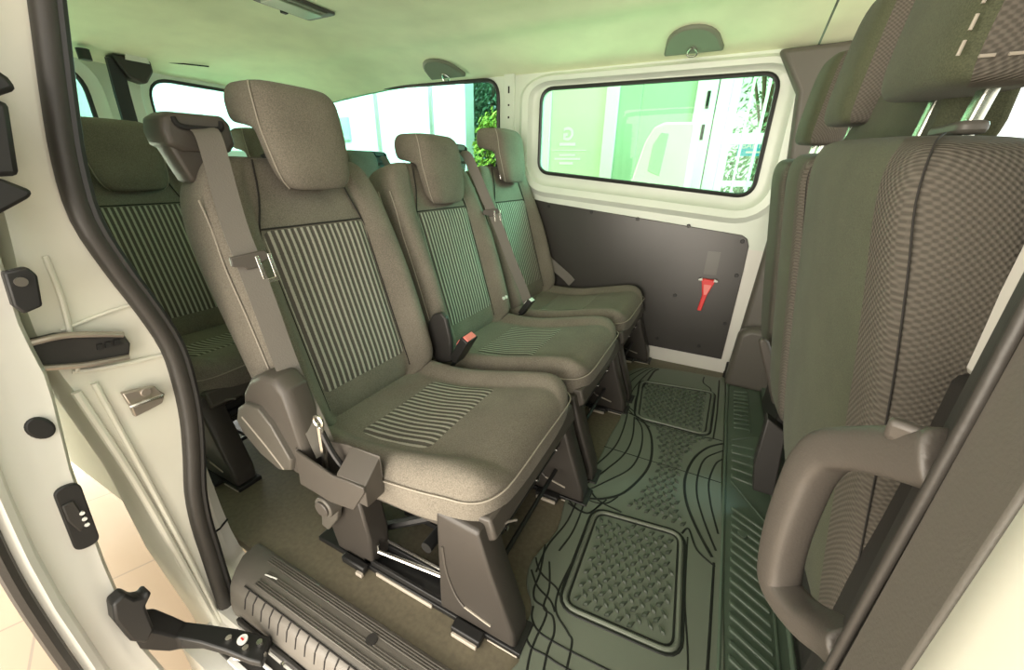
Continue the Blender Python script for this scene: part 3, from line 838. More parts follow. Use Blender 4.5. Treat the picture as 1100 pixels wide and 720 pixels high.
# roof mounted belt at the back
rb = empty('roof_belt', (-2.55, 1.075, 1.305), 'black centre belt hanging from the roof before the rear doors', 'seat belt')
b = MB(); b.ribbon([(0, -.03, .03), (-.02, -.03, -.10), (-.03, -.035, -.45)], (0, 1, 0), .055, .02); b.build('webbing', M['rubber_d'], rb)
b = MB(); b.prism([(-.045, .0), (.10, 0), (.10, -.045), (.06, -.10), (.0, -.085), (-.03, -.03)], lambda a, q, d: (d, a, q+.045), -.05, .03)
b.build('belt_housing', M['plast_d'], rb, bev=.01)
b = MB(); b.prism([(.0, .0), (.09, .0), (.085, .022), (.005, .022)], lambda a, q, d: (d, a, q+.03), .03, .035); b.build('belt_clip', M['white_pl'], rb)
b = MB(); b.cyl((-2.52, .935, 1.325), (0, 0, 1), .022, .04, 14); tag(b.build('roof_bung', M['rubber_d']), 'small round black bung in the roof edge beside the roof belt', 'bung')
# near side rear wall (inside of the quarter panel)
m = MB(); m.box((-2.74, .27, -.02), (-.96, .30, 1.44)); struct(m.build('wall_near', M['paint_in'], smooth=False), 'near side rear wall')
# ---- roof fittings
lp = empty('ceiling_lamp', (-1.48, 1.18, ceil_z(-1.48, 1.18)), 'rectangular grey interior lamp set into the headliner', 'lamp')
b = MB(); b.prism(rrect(-.075, .075, -.115, .115, .02, 5), XY, -.010, .006); b.build('lamp_frame', M['plast_g'], lp, bev=.004)
b = MB(); b.prism(rrect(-.05, .035, -.10, .085, .012, 5), XY, -.017, -.008); b.build('lamp_lens', M['lens'], lp, bev=.003)
b = MB(); b.box((.045, -.085, -.014), (.065, .08, -.008)); b.build('lamp_trim', M['hook'], lp, bev=.002)
b = MB(); b.box((-.072, -.01, -.018), (-.056, .012, -.008)); b.build('switch', M['rubber_d'], lp, bev=.002)
for i, (x, lab) in enumerate(((-.228, 'grey half round hook cover above the large side window'), (-1.385, 'grey half round hook cover above the quarter window'))):
    hk = empty('coat_hook', (x, 1.955, 1.343), lab, 'hook', 'ceiling coat hooks')
    half = [(.100*math.cos(a)*(1 if abs(math.cos(a)) < .99 else 1.08), .155*math.sin(a)**.75) for a in [PI*k/14 for k in range(15)]]
    fn = lambda a, q, d: (a, -.0 - q*.85+.01, .0 + q*.56 - .0 - d*.5)
    b = MB()
    V = Vector((0, -.952, .305)); N = Vector((0, -.305, -.952))
    fr = lambda a, q, d: (a, V.y*q+N.y*d, V.z*q+N.z*d)
    b.prism([(p, q) for p, q in half], fr, -.012, .014)
    b.build('hook_cover', M['hook'], hk, bev=.008)
    b = MB(); b.tube(smooth_path([fr(-.017, .022, .018), fr(-.012, .012, .026), fr(.012, .012, .026), fr(.017, .022, .018), fr(0, .05, .016)], 4, True), .004, 8, closed=True)
    b.build('hook_ring', M['chrome'], hk)
b = MB(); b.prism([(-.12, -.004), (.12, -.004), (.12, .004), (-.12, .004)], lambda a, q, d: (-2.50+a*.6+q, 1.28+a*.8, ceil_z(-2.5, 1.28)+d), -.003, .002)
tag(b.build('roof_vent_slot', M['dark_slot']), 'thin dark slot in the headliner near the rear', 'slot')

# ================================================================== NEAR REAR PILLAR (door opening edge) + seal
def lerp_tab(t, z):
    for (z0, y0), (z1, y1) in zip(t, t[1:]):
        if z <= z1: return y0+(y1-y0)*(z-z0)/(z1-z0)
    return t[-1][1]
SEAL = [(-.30, .255), (-.12, .252), (.0, .255), (.18, .262), (.28, .274), (.37, .298), (.46, .312), (.54, .316), (.60, .314), (.65, .302), (.73, .280), (.82, .263), (.90, .268), (1.0, .285), (1.10, .306), (1.25, .335), (1.38, .365)]
OUT = [(-.30, .228), (-.15, .222), (.1, .200), (.33, .196), (.5, .178), (.6, .162), (.68, .158), (.8, .178), (.9, .190), (1.0, .200), (1.1, .215), (1.38, .27)]
zs = [-.30+i*.04 for i in range(43)]
m = MB(); rings = []
for z in zs:
    yo, yi = lerp_tab(OUT, z), lerp_tab(SEAL, z)+.004
    rings.append([(-.90, yi, z), (-.903, (yo*.3+yi*.7), z), (-.902, yo+.022, z), (-.906, yo+.006, z), (-.925, yo, z), (-1.02, yo-.004, z), (-1.02, yi+.03, z), (-.92, yi+.02, z)])
pil = struct(m.loft(rings).build('wall_rear_pillar', M['jamb']), 'white rear edge of the sliding door opening')
# pressed vertical ribs in the lower and upper pillar
m = MB(); m.tube(smooth_path([(-.899, .207, .77), (-.897, .204, .70), (-.896, .190, .60), (-.897, .186, .585)], 4), .004, 8)
m.tube(smooth_path([(-.899, .176, .55), (-.897, .196, .35), (-.897, .212, .1), (-.897, .226, -.14)], 4), .0065, 8)
m.tube(smooth_path([(-.899, .200, .555), (-.897, .212, .35), (-.897, .224, .12), (-.897, .234, -.16)], 4), .005, 8)
m.tube(smooth_path([(-.900, .182, .585), (-.898, .21, .578), (-.898, .262, .570), (-.899, .30, .566)], 4), .004, 8)
m.tube(smooth_path([(-.900, .190, .655), (-.898, .25, .668), (-.899, .29, .672)], 4), .003, 8)
m.build('pillar_rib', M['jamb'], pil)
# rubber seal following the opening
s = MB(); path = [(-.893, lerp_tab(SEAL, z), z) for z in zs if z < 1.30] + [(-.875, .345, 1.32), (-.80, .352, 1.345), (-.4, .355, 1.35), (.05, .355, 1.35)]
path = smooth_path([path[i] for i in range(0, len(path)-4, 2)] + path[-4:], 3)
s.tube(path, .0165, 10)
sl = tag(s.build('door_seal', M['rubber']), 'dark rubber seal running down the rear edge of the door opening', 'seal')
s = MB(); s.tube([(p[0]+.008, p[1]+.014, p[2]) for p in path], .007, 8); s.build('seal_lip', M['rubber_d'], sl)
# white inner edge just inside the seal
m = MB(); rings = []
for z, y0, y1 in ((-.085, .285, .352), (-.06, .283, .346), (.0, .282, .336), (.06, .282, .330), (.138, .286, .327), (.22, .292, .326), (.285, .312, .325), (.31, .318, .322)):
    rings.append([(-.945, y0, z), (-.938, (y0+y1)/2, z), (-.95, y1, z), (-.99, y1, z), (-.99, y0, z)])
i1 = m.loft(rings).build('trim_4', M['paint']); struct(i1, 'white inner pillar edge')
m = MB(); m.tube([(-.94, .284, .09), (-.937, .305, .092), (-.948, .330, .094)], .0025, 6); m.build('joint_line', M['dark_slot'], i1)
# mid rail bracket on the pillar
rl = empty('rail_bracket', (-.89, .2, .62), 'black door rail end pressed across the white pillar', 'bracket')
b = MB()
b.prism([(-.056, .036), (-.02, .036), (.015, .026), (.056, .009), (.060, -.012), (.052, -.035), (.02, -.031), (-.009, -.026), (-.054, -.012)], lambda a, q, d: (d, a, q), -.006, .004)
b.build('rail_plate', M['plast_d'], rl, bev=.003)
b = MB(); b.tube(smooth_path([(.006, -.050, .031), (.008, -.015, .031), (.008, .02, .021), (.006, .054, .008)], 4), .005, 8)
b.tube(smooth_path([(.006, -.050, -.010), (.008, -.009, -.023), (.008, .02, -.028), (.006, .050, -.033)], 4), .005, 8); b.each('rail_edge', M['clear'], rl)
b = MB()
for k in range(3): b.prism([(.016+k*.011, -.006), (.023+k*.011, -.007), (.025+k*.011, .002), (.018+k*.011, .003)], lambda a, q, d: (d, a, q), .003, .008)
b.each('rail_clip', M['rubber_d'], rl)
# striker
stx = empty('door_striker', (-.89, .25, .50), 'small worn metal striker plate screwed to the white pillar', 'striker plate')
b = MB(); b.prism([(-.026, .026), (.020, .018), (.024, .006), (.030, -.004), (.022, -.020), (-.004, -.024), (-.022, -.026), (-.022, -.004)], lambda a, q, d: (d, a, q), -.006, .006)
b.build('plate', M['clear'], stx, bev=.002)
b = MB(); b.tube([(.008, -.024, -.002), (.013, .0, .0), (.010, .024, -.004)], .004, 8); b.build('bar', M['chrome'], stx)
b = MB(); b.cyl((.007, .004, .014), (1, 0, 0), .008, .006, 14); b.build('screw', M['clear'], stx, bev=.001)

# ================================================================== SLIDING DOOR (slid back, its front edge in view)
DIN = [(-.35, .118), (-.07, .114), (.045, .103), (.26, .113), (.45, .129), (.60, .150), (.68, .148), (.80, .160), (.9, .172), (1.1, .195), (1.35, .23)]
DOU = [(-.35, .058), (.05, .052), (.25, .050), (.35, .053), (.43, .058), (.52, .066), (.6, .075), (.7, .082), (.9, .095), (1.1, .13), (1.35, .175)]
dr = empty('sliding_door', (-.85, .1, -.30), 'white sliding side door slid back, its front edge along the left of the view', 'door')
m = MB(); rings = []
for i in range(42):
    z = -.35+i*.04; a, b_ = lerp_tab(DOU, z), lerp_tab(DIN, z)
    rings.append([(0, b_-.1-.006, z+.3), (-.0, b_-.1-.02, z+.3), (.003, (a+b_)/2-.1, z+.3), (0, a-.1, z+.3), (-.02, a-.1-.004, z+.3), (-1.0, a-.1-.004, z+.3), (-1.0, b_-.1, z+.3), (-.012, b_-.1, z+.3)])
m.loft(rings).build('door_panel', M['paint'], dr)
m = MB(); rings = []
for i in range(24):
    z = -.35+i*.05; a = lerp_tab(DOU, z)
    rings.append([(.002, a-.1+.002, z+.3), (.028, a-.1-.004, z+.3), (.034, a-.1-.012, z+.3), (.028, a-.1-.022, z+.3), (-.01, a-.1-.026, z+.3), (-.01, a-.1+.002, z+.3)])
m.loft(rings).build('door_flange', M['paint'], dr)
m = MB(); m.tube(smooth_path([(.030, lerp_tab(DOU, z)-.132, z+.3) for z in (-.3, -.1, .05, .2, .35, .5, .7)], 4), .010, 8); m.build('edge_seal', M['rubber'], dr)
dl = lambda y, z, x=.0: (x, y-.1, z+.3)
# oval bung
b = MB(); b.prism([(.017*math.cos(t), .019*math.sin(t)) for t in [k*PI/10 for k in range(20)]], lambda a, q, d: dl(.116+a*.85, .534+q-a*.25, d), -.004, .006)
bg = b.build('bung', M['rubber_d'], dr, bev=.003)
# latch
b = MB(); b.prism(rrect(-.0135, .0135, -.062, .062, .0132, 6), lambda a, q, d: dl(.1065+a*1.12+q*.075, .366+q-.15*a, d), -.002, .007)
lt = b.build('door_latch', M['rubber_d'], dr, bev=.002)
b = MB()
for k in range(3): b.cyl(dl(.112-k*.0005, .372-k*.012, .009), (1, 0, 0), .0032, .005, 10)
b.each('latch_pin', M['white_pl'], lt)
b = MB(); b.prism([(-.008, .03), (.006, .03), (.008, -.02), (-.004, -.03), (-.010, .0)], lambda a, q, d: dl(.105+a, .37+q, d), .006, .010); b.build('latch_jaw', M['plast_d'], lt, bev=.002)
# upper trim wedges and catch
b = MB(); b.prism([(.13, .935), (.228, .985), (.224, .998), (.20, 1.02), (.13, 1.03)], lambda a, q, d: dl(a, q, d), -.01, .03); b.build('window_trim', M['rubber_d'], dr, bev=.006)
b = MB(); b.prism([(.13, .975), (.215, .970), (.198, .884), (.13, .880)], lambda a, q, d: dl(a, q, d), -.01, .03); b.build('window_trim', M['rubber_d'], dr, bev=.006)
b = MB(); b.prism([(.13, .875), (.18, .882), (.2035, .866), (.200, .858), (.16, .835), (.13, .82)], lambda a, q, d: dl(a, q, d), -.01, .03); b.build('window_trim', M['rubber_d'], dr, bev=.006)
b = MB(); b.prism([(.149, .765), (.172, .768), (.178, .755), (.170, .712), (.150, .706), (.144, .72)], lambda a, q, d: dl(a, q, d), .0, .016)
ct = b.build('door_catch', M['rubber_d'], dr, bev=.003)
b = MB(); b.cyl(dl(.160, .750, .017), (1, 0, 0), .0065, .004, 14); b.build('catch_pin', M['plast_g'], ct)
# lower roller bracket
b = MB(); b.prism([(.078, .165), (.085, .200), (.104, .205), (.112, .180), (.122, .172), (.130, .178), (.134, .168), (.119, .150), (.116, .09), (.098, .07), (.083, .10)], lambda a, q, d: dl(a+.006, q-.012, d), .0, .030)
b.build('lower_bracket', M['rubber_d'], dr, bev=.005)
# swing arm that carries the door foot in the sill rail
ar = empty('door_linkage', (-.70, .22, -.05), 'black steel roller arm reaching from the open door to the sill', 'linkage')
al = lambda x, y, z: (x+.70, y-.22, z+.05)
b = MB(); rings = []
for x, y, z, w, t in ((-.845, .110, .075, .020, .030), (-.838, .122, .062, .020, .034), (-.835, .140, .025, .018, .030), (-.83, .155, .0, .016, .020), (-.80, .178, -.015, .018, .012), (-.755, .20, -.03, .022, .010), (-.71, .218, -.045, .026, .010), (-.685, .228, -.05, .026, .010)):
    rings.append([al(x-w*.6, y+w*.8, z-t), al(x+w*.6, y-w*.8, z-t), al(x+w*.6, y-w*.8, z+t), al(x-w*.6, y+w*.8, z+t)])
am = b.loft(rings).build('arm', M['rubber_d'], ar, bev=.004)
b = MB(); b.cyl(al(-.735, .212, -.025), (.1, -.1, 1), .010, .004, 20); dc = b.build('arm_sticker', M['white_pl'], ar)
b = MB(); b.box(al(-.739, .2105, -.0235), al(-.731, .2135, -.0215)); b.build('sticker_mark', M['red'], dc)
b = MB()
for x, y in ((-.755, .198), (-.70, .226), (-.715, .206)): b.cyl(al(x, y, -.018 if x < -.72 else -.03), (0, 0, 1), .006, .012, 10)
b.each('rivet', M['chrome'], ar)
b = MB(); b.tube([al(-.735, .190, -.05), al(-.700, .206, -.052), al(-.68, .222, -.045)], .005, 8); b.build('arm_lip', M['chrome'], ar)

# ================================================================== SILL STEP
st = empty('step_tread', (-.4, .30, 0), 'grey ribbed plastic entry step along the door sill', 'step')
sl_ = lambda x, y, z: (x+.4, y-.30, z)
b = MB(); rings = []
for x, k in ((-.905, .85), (-.895, 1), (-.80, 1), (.2, 1)):
    P = [(.362, -.02), (.362, .004), (.350, .010), (.318, .011), (.290, .010), (.272, .004), (.262, -.006), (.250, -.045), (.247, -.075), (.30, -.075)]
    rings.append([sl_(x+(max(0, .325-y)*.7 if x < -.7 else 0), y, z*k) for y, z in P])
b.loft(rings).build('tread_plate', M['tread'], st, bev=.002)
b = MB()
for y0 in (.352, .347, .342, .337, .320, .315, .310, .297, .292, .287): b.tube([sl_(-.80 if y0 < .33 else -.83, y0, .0115), sl_(.19, y0, .0115)], .0017, 6)
b.each('tread_rib', M['plast_g'], st)
b = MB()
for k in range(34):
    x = -.80+k*.029
    b.tube([sl_(x, .276, .0068), sl_(x, .2705, .0035), sl_(x, .2615, -.0075), sl_(x, .2545, -.032)], .0019, 6)
b.each('nose_groove', M['seam'], st)
b = MB(); b.tube([sl_(-.82, .2745, .0062), sl_(.19, .2745, .0062)], .0016, 6); b.each('nose_groove', M['seam'], st)
b = MB(); b.cyl(sl_(-.475, .326, .0115), (0, 0, 1), .012, .004, 20); b.build('plug', M['plast_d'], st)
b = MB(); b.tube([sl_(-.80, .312, .0125), sl_(-.765, .318, .0125)], .0018, 6); b.build('scuff', M['white_pl'], st)
m = MB(); m.box((-.90, .235, -.20), (.2, .345, -.078)); m.box((-.92, .16, -.30), (.2, .235, -.12)); struct(m.build('trim_5', M['paint'], smooth=False), 'white body sill')
rr = empty('sill_rail', (-.4, .22, -.06), 'black lower door rail with bright edges under the step', 'rail')
b = MB(); b.box((-.42, .0, -.04), (.6, .03, -.028)); b.box((-.42, .018, -.03), (.6, .026, .0)); b.box((-.42, -.03, -.05), (.6, .01, -.04)); b.build('channel', M['plast_d'], rr, bev=.002)
b = MB(); b.box((-.40, -.005, -.030), (.6, .0, -.020)); b.box((-.38, -.032, -.046), (.6, -.022, -.036)); b.build('rail_edge', M['showw'], rr, bev=.001)
b = MB()
for x in (-.30, -.25, -.18, -.1): b.cyl((x, .022, -.012), (0, -1, 0), .005, .02, 10)
b.each('bolt', M['chrome'], rr)

# ================================================================== B PILLAR (right) + GRAB HANDLE
m = MB(); rings = []
for z in [-.3+i*.08 for i in range(22)]:
    dy = .0 if z < .9 else (z-.9)*.22
    rings.append([(.118, .244+dy, z), (.115, .232+dy, z), (.118, .218+dy, z), (.118, .190+dy, z), (.14, .185+dy, z), (.30, .185+dy, z), (.30, .275+dy, z), (.15, .275+dy, z), (.124, .262+dy, z)])
bp = struct(m.loft(rings).build('trim_6', M['plast_d'], bev=.003), 'dark plastic trim of the front door pillar')
m = MB(); m.tube(smooth_path([(.112, .226, -.28), (.112, .226, .2), (.112, .226, .6), (.112, .226, .9), (.112, .268, 1.1), (.112, .334, 1.4)], 6), .0028, 10); m.build('pillar_seal', M['rubber'], bp)
m = MB(); m.box((.1135, .182, -.30), (.122, .2225, .9)); m.build('pillar_band', M['plast_g'], bp, bev=.002)
m = MB(); rings = []
for z in [-.3+i*.08 for i in range(22)]:
    dy = .0 if z < .9 else (z-.9)*.22; b0 = .02*math.sin(max(0, min(1, (z+.3)/1.2))*PI)
    rings.append([(.118, .184+dy, z), (.113, .178+dy, z), (.110, .160+dy-b0*.3, z), (.116, .10+dy-b0, z), (.13, .06+dy-b0, z), (.40, .05+dy-b0, z), (.40, .18+dy, z), (.2, .186+dy, z)])
struct(m.loft(rings).build('wall_front_pillar', M['jamb']), 'white front pillar of the door opening')
m = MB(); m.box((.205, .285, .748), (.235, .452, 1.0)); wp = struct(m.build('trim_7', M['paint'], bev=.006), 'cream inner pillar panel beside the front seat')
m = MB(); m.box((.20, .28, .1), (.235, .455, .748)); struct(m.build('trim_8', M['plast_d'], bev=.008), 'dark lower pillar trim')
gh = empty('grab_handle', (.11, .25, .69), 'large taupe moulded grab handle fixed to the front door pillar', 'handle')
gl = lambda x, y, z: (x-.11, y-.25, z-.69)
path = smooth_path([gl(.124, .236, .773), gl(.113, .262, .757), gl(.101, .288, .737), gl(.0955, .300, .724), gl(.0925, .306, .706), gl(.0915, .308, .685), gl(.092, .309, .640), gl(.0955, .308, .602), gl(.100, .302, .585), gl(.113, .280, .588), gl(.123, .257, .606), gl(.128, .236, .622)], 6)
m = MB(); n = len(path)
rad = [.0142 + (.003*(1-min(1, i/10)) if i < 10 else 0) + (.003*(1-min(1, (n-1-i)/8)) if i > n-9 else 0) for i in range(n)]
# flattened section oriented across the handle
m.tube(path, rad, 16, power=.6)
h_ = m.build('grip', M['plast'], gh, sub=1)
m = MB(); m.prism([(-.026, -.008), (.020, -.012), (.024, .006), (.018, .014), (-.016, .014), (-.024, .004)], lambda a, q, d: gl(.112+a*-.42+.0, .262+a*-.75, .770+q*.5+d*.0+a*.3) if False else gl(.112 - a*.35 + d*.7, .262 - a*.75 + d*-.3, .768 + a*.45 + q*.55), -.010, .010)
m.build('fixing_cap', M['plast'], h_, bev=.003)

# ================================================================== FLOOR MAT
ol = [(-.185, .36), (-.193, .434), (-.206, .482), (-.216, .544), (-.248, .585), (-.262, .649), (-.240, .758), (-.259, .875), (-.246, .912), (-.222, .935), (-.220, 1.1), (-.220, 1.239), (-.216, 1.40), (-.268, 1.44), (-.290, 1.53), (-.298, 1.625), (-.285, 1.74), (-.235, 1.845), (-.15, 1.895), (.0, 1.925), (.12, 1.93), (.150, 1.915), (.150, 1.2), (.142, .36)]
mt = empty('floor_mat', (0, 1.1, 0), 'dark green rubber floor mat with diamond tread pads between the seat rows', 'floor mat')
ml = lambda x, y, z: (x, y-1.1, z)
b = MB(); b.prism([(p.x, p.y) for p in smooth_path([(x, y, 0) for x, y in ol], 3, True)], lambda a, q, d: ml(a, q, d), .001, .010)
b.build('mat_sheet', M['mat'], mt, bev=.003)
pads = [[(-.158, .575), (.082, .590), (.060, .900), (-.166, .872)], [(-.158, 1.405), (.097, 1.41), (.105, 1.765), (-.195, 1.715)]]
def round_quad(q, r, seg=5):
    out = []
    for i in range(4):
        p = Vector(q[i]); a = (Vector(q[i-1])-p).normalized()*r; c = (Vector(q[(i+1) % 4])-p).normalized()*r
        for k in range(seg+1):
            t = k/seg; v_ = (p+a)*(1-t)**2 + p*2*t*(1-t) + (p+c)*t*t; out.append((v_.x, v_.y))
    return out
for q in pads:
    rq = round_quad(q, .035)
    b = MB(); b.tube([ml(x, y, .011) for x, y in rq], .005, 8, closed=True)
    ro = b.build('pad_rim', M['mat'], mt)
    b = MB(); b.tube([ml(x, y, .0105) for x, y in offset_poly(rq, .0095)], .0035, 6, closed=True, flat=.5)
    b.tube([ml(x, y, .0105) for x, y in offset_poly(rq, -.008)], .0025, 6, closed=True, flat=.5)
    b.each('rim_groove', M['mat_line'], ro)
def inside(x, y, q, mg):
    for i in range(len(q)):
        a, b_ = q[i-1], q[i]; L_ = math.hypot(b_[0]-a[0], b_[1]-a[1])
        if ((b_[0]-a[0])*(y-a[1])-(b_[1]-a[1])*(x-a[0]))/L_ < mg: return False
    return True
def arcL(y): return -.072 - .0*y if abs(y-1.16) > .26 else -.165 + .10*math.sqrt(max(0, 1-((y-1.16)/.26)**2))
def arcR(y): return .150 - .105*math.sqrt(max(0, 1-((y-1.13)/.25)**2)) if abs(y-1.13) < .25 else .15
def loz(bb, x, y, ang, s=1):
    c, s_ = math.cos(ang), math.sin(ang); L, w = .0125*s, .0055*s
    P = [(-L, 0), (-L*.3, -w), (L, 0), (-L*.3, w)]
    lo = [ml(x+p*c-q*s_, y+p*s_+q*c, .0095) for p, q in P]; hi = [ml(x+.6*(p*c-q*s_), y+.6*(p*s_+q*c), .0155) for p, q in P]
    bb.add(lo+hi, [(4, 5, 6, 7)] + [(i, (i+1) % 4, 4+(i+1) % 4, 4+i) for i in range(4)])
bb = MB()
for i in range(-14, 14):
    for j in range(0, 72):
        x = i*.024 + (j % 2)*.012; y = .55+j*.0185
        A = any(inside(x, y, q, .020) for q in pads)
        B = .925 < y < 1.385 and arcL(y)+.02 < x < arcR(y)-.02
        if A or B: loz(bb, x, y, (.9 if j % 2 else 2.3) + random.uniform(-.05, .05))
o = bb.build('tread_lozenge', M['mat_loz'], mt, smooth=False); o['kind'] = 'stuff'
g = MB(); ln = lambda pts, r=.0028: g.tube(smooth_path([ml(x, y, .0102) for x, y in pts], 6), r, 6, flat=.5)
ln([(-.20, .905), (-.16, .925), (-.11, .98), (-.070, 1.10), (-.066, 1.20), (-.090, 1.32), (-.135, 1.395), (-.19, 1.42)], .004)
ln([(-.215, .93), (-.17, 1.0), (-.115, 1.1), (-.105, 1.22), (-.125, 1.34), (-.16, 1.40)])
ln([(-.222, .96), (-.185, 1.05), (-.150, 1.16), (-.145, 1.27), (-.165, 1.40)])
ln([(-.222, 1.05), (-.19, 1.17), (-.185, 1.28), (-.195, 1.42)])
ln([(.135, .865), (.095, .94), (.060, 1.03), (.047, 1.13), (.062, 1.24), (.10, 1.33), (.15, 1.385)], .004)
ln([(.143, .89), (.11, .98), (.085, 1.08), (.083, 1.18), (.10, 1.27), (.15, 1.34)]); ln([(.147, .95), (.125, 1.05), (.115, 1.15), (.13, 1.25), (.15, 1.29)])
ln([(.06, .905), (.075, .93), (.10, .87), (.143, .84)]); ln([(-.10, .90), (-.17, .912), (-.22, .955)])
ln([(-.222, 1.165), (0, 1.165), (.149, 1.165)], .0018)
for pts in [[(-0.256, 0.655), (-0.245, 0.639), (-0.224, 0.621), (-0.183, 0.607), (-0.169, 0.593)], [(-0.252, 0.62), (-0.222, 0.589), (-0.184, 0.573), (-0.165, 0.554)], [(-0.25, 0.7), (-0.231, 0.624), (-0.227, 0.581), (-0.214, 0.557), (-0.181, 0.546), (-0.18, 0.483), (-0.178, 0.451), (-0.165, 0.4)], [(-0.222, 0.66), (-0.197, 0.6), (-0.191, 0.552), (-0.166, 0.543), (-0.151, 0.514), (-0.149, 0.471), (-0.135, 0.4)], [(-0.172, 0.68), (-0.175, 0.602), (-0.163, 0.556), (-0.125, 0.527), (-0.11, 0.506), (-0.1, 0.4)], [(-0.212, 0.543), (-0.205, 0.52), (-0.183, 0.502), (-0.145, 0.497), (-0.039, 0.5), (0.13, 0.51)], [(-0.202, 0.483), (-0.183, 0.467), (-0.147, 0.467), (-0.099, 0.465), (0.13, 0.47)], [(-0.258, 0.885), (-0.229, 0.858), (-0.19, 0.85), (-0.172, 0.87), (-0.15, 0.926)], [(-0.246, 0.86), (-0.205, 0.848), (-0.178, 0.855), (-0.16, 0.905)], [(-0.24, 0.915), (-0.188, 0.899), (-0.146, 0.913), (-0.123, 0.954)], [(-0.228, 0.92), (-0.225, 0.8), (-0.243, 0.7), (-0.24, 0.62)], [(-0.205, 0.9), (-0.2, 0.78), (-0.212, 0.7)]]:
    ln(pts, .0024)
ln([(.098, .37), (.105, .56), (.085, .72), (.075, .90)], .002); ln([(.133, .37), (.138, .6), (.140, .85)], .003)
for k, d in enumerate((0, .032, .062, .09)):
    ln([(-.262+d, 1.445), (-.275+d, 1.53), (-.276+d, 1.62), (-.262+d, 1.73), (-.215+d*.6, 1.84), (-.19+d*.5, 1.88)], .0026 if k < 3 else .0045)
ln([(-.285, 1.49), (-.25, 1.455), (-.20, 1.445), (-.17, 1.41)]); ln([(-.16, 1.40), (-.12, 1.375), (-.10, 1.36)]); ln([(-.29, 1.55), (-.26, 1.48), (-.21, 1.47), (-.175, 1.44)])
ln([(.095, 1.77), (.09, 1.80), (.06, 1.84), (.06, 1.90)]); ln([(.118, 1.40), (.125, 1.6), (.125, 1.90)], .003)
ln([(.08, 1.39), (.12, 1.40), (.149, 1.40)]); ln([(-.165, 1.39), (-.05, 1.385), (.1, 1.395)], .002)
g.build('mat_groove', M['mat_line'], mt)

# ================================================================== FRONT STEP STRIP
fs = empty('step_strip', (.215, 1.2, 0), 'dark green moulded step strip with slanted ribs between mat and front seats', 'step strip')
fl = lambda x, y, z: (x-.215, y-1.2, z)
b = MB(); b.prism([(.160, .36), (.285, .36), (.295, 1.2), (.292, 1.93), (.165, 1.93)], lambda a, q, d: fl(a, q, d), -.02, .006); b.build('strip_plate', M['strip'], fs, bev=.003)
b = MB()
def rib(x0, x1, y, dy, w=.006):
    b.prism([(x0, y-w), (x1, y+dy-w), (x1, y+dy+w), (x0, y+w)], lambda a, q, d: fl(a, q, d), .004, .012)
for k in range(10): rib(.185, .238, 1.52+k*.034, .012, .0055)
for k in range(5): rib(.178, .262-.004*k, 1.22+k*.045, -.015+.006*k, .009)
for k in range(22): rib(.172+.001*k*.3, .255, .42+k*.031, -.045, .006)
b.each('slanted_rib', M['strip'], fs, bev=.0025)
b = MB(); b.tube([fl(.240, 1.50, .008), fl(.240, 1.87, .008)], .003, 6); b.tube([fl(.178, 1.43, .008), fl(.27, 1.50, .008)], .003, 6); b.tube([fl(.178, 1.19, .008), fl(.268, 1.05, .008)], .003, 6); b.tube([fl(.262, .40, .008), fl(.265, 1.05, .008)], .003, 6)
b.each('rib_border', M['strip'], fs)
b = MB()
for x, y in ((.212, 1.63), (.205, .98), (.215, .50)): b.cyl(fl(x, y, .008), (0, 0, 1), .012, .008, 16)
b.each('fixing_stud', M['strip'], fs, bev=.002)
m = MB(); m.tube([(.157, .36, .006), (.160, 1.93, .006)], .006, 8); m.box((.292, .36, -.02), (.33, 1.93, .03)); struct(m.build('trim_9', M['strip']), 'raised edge of front floor')
b = MB(); b.tube([(.280, .40, .0365), (.280, 1.25, .0365)], .006, 10); tag(b.build('seat_rail_bar', M['strip']), 'long dark bar along the floor beside the front seats', 'bar')

# ================================================================== SHOWROOM OUTSIDE
m = MB(); m.add([(-14, -8, -.58), (10, -8, -.58), (10, 14, -.58), (-14, 14, -.58)], [(0, 1, 2, 3)])
struct(m.build('ground', M['tile'], smooth=False), 'beige showroom tiles')
YF = 4.5
fa = lambda pts, n, mt_, lab, cat, grp=None, d=.06, y=YF: tag(MB().prism(pts, XZ, y, y+d).build(n, M[mt_], smooth=False, bev=.008), lab, cat, grp)
fa([(-1.28, -.58), (-1.15, -.58), (-1.15, 3), (-1.28, 3)], 'window_post', 'showw', 'white post between the pale and the green glass panels outside', 'post', 'white showroom posts', .1)
fa([(-2.15, -.58), (-1.875, -.58), (-1.875, 3), (-2.15, 3)], 'window_post', 'showw', 'white post at the left edge of the large side window', 'post', 'white showroom posts', .1)
bigcol = fa([(-.44, -.58), (-.265, -.58), (-.265, 3), (-.44, 3)], 'showroom_column', 'showw', 'broad white column with two dark slots beyond the side window', 'column', None, .2)
fa([(-.255, -.58), (-.15, -.58), (-.15, 3), (-.255, 3)], 'showroom_column', 'showw', 'narrow white column beside the glazed door outside', 'column', None, .2)
for z0, z1 in ((1.46, 1.60), (1.20, 1.33)):
    s = MB(); s.box((-.345, YF-.006, z0), (-.318, YF, z1)); s.build('column_slot', M['dark_slot'], bigcol, smooth=False)
gp = fa([(-1.875, -.58), (-1.28, -.58), (-1.28, 3), (-1.875, 3)], 'glass_panel', 'show_pale', 'pale green glass panel carrying a mirrored white logo outside', 'glass panel', None, .03, YF+.03)
gp2 = fa([(-1.15, -.58), (-.93, -.58), (-.93, 3), (-1.15, 3)], 'glass_panel', 'show_green', 'narrow green glass panel beside the white post outside', 'glass panel', None, .03, YF+.03)
gp3 = fa([(-.925, -.58), (-.44, -.58), (-.44, 3), (-.925, 3)], 'glass_panel', 'show_green', 'broad green glass panel behind the built car reflection outside', 'glass panel', None, .03, YF+.03)
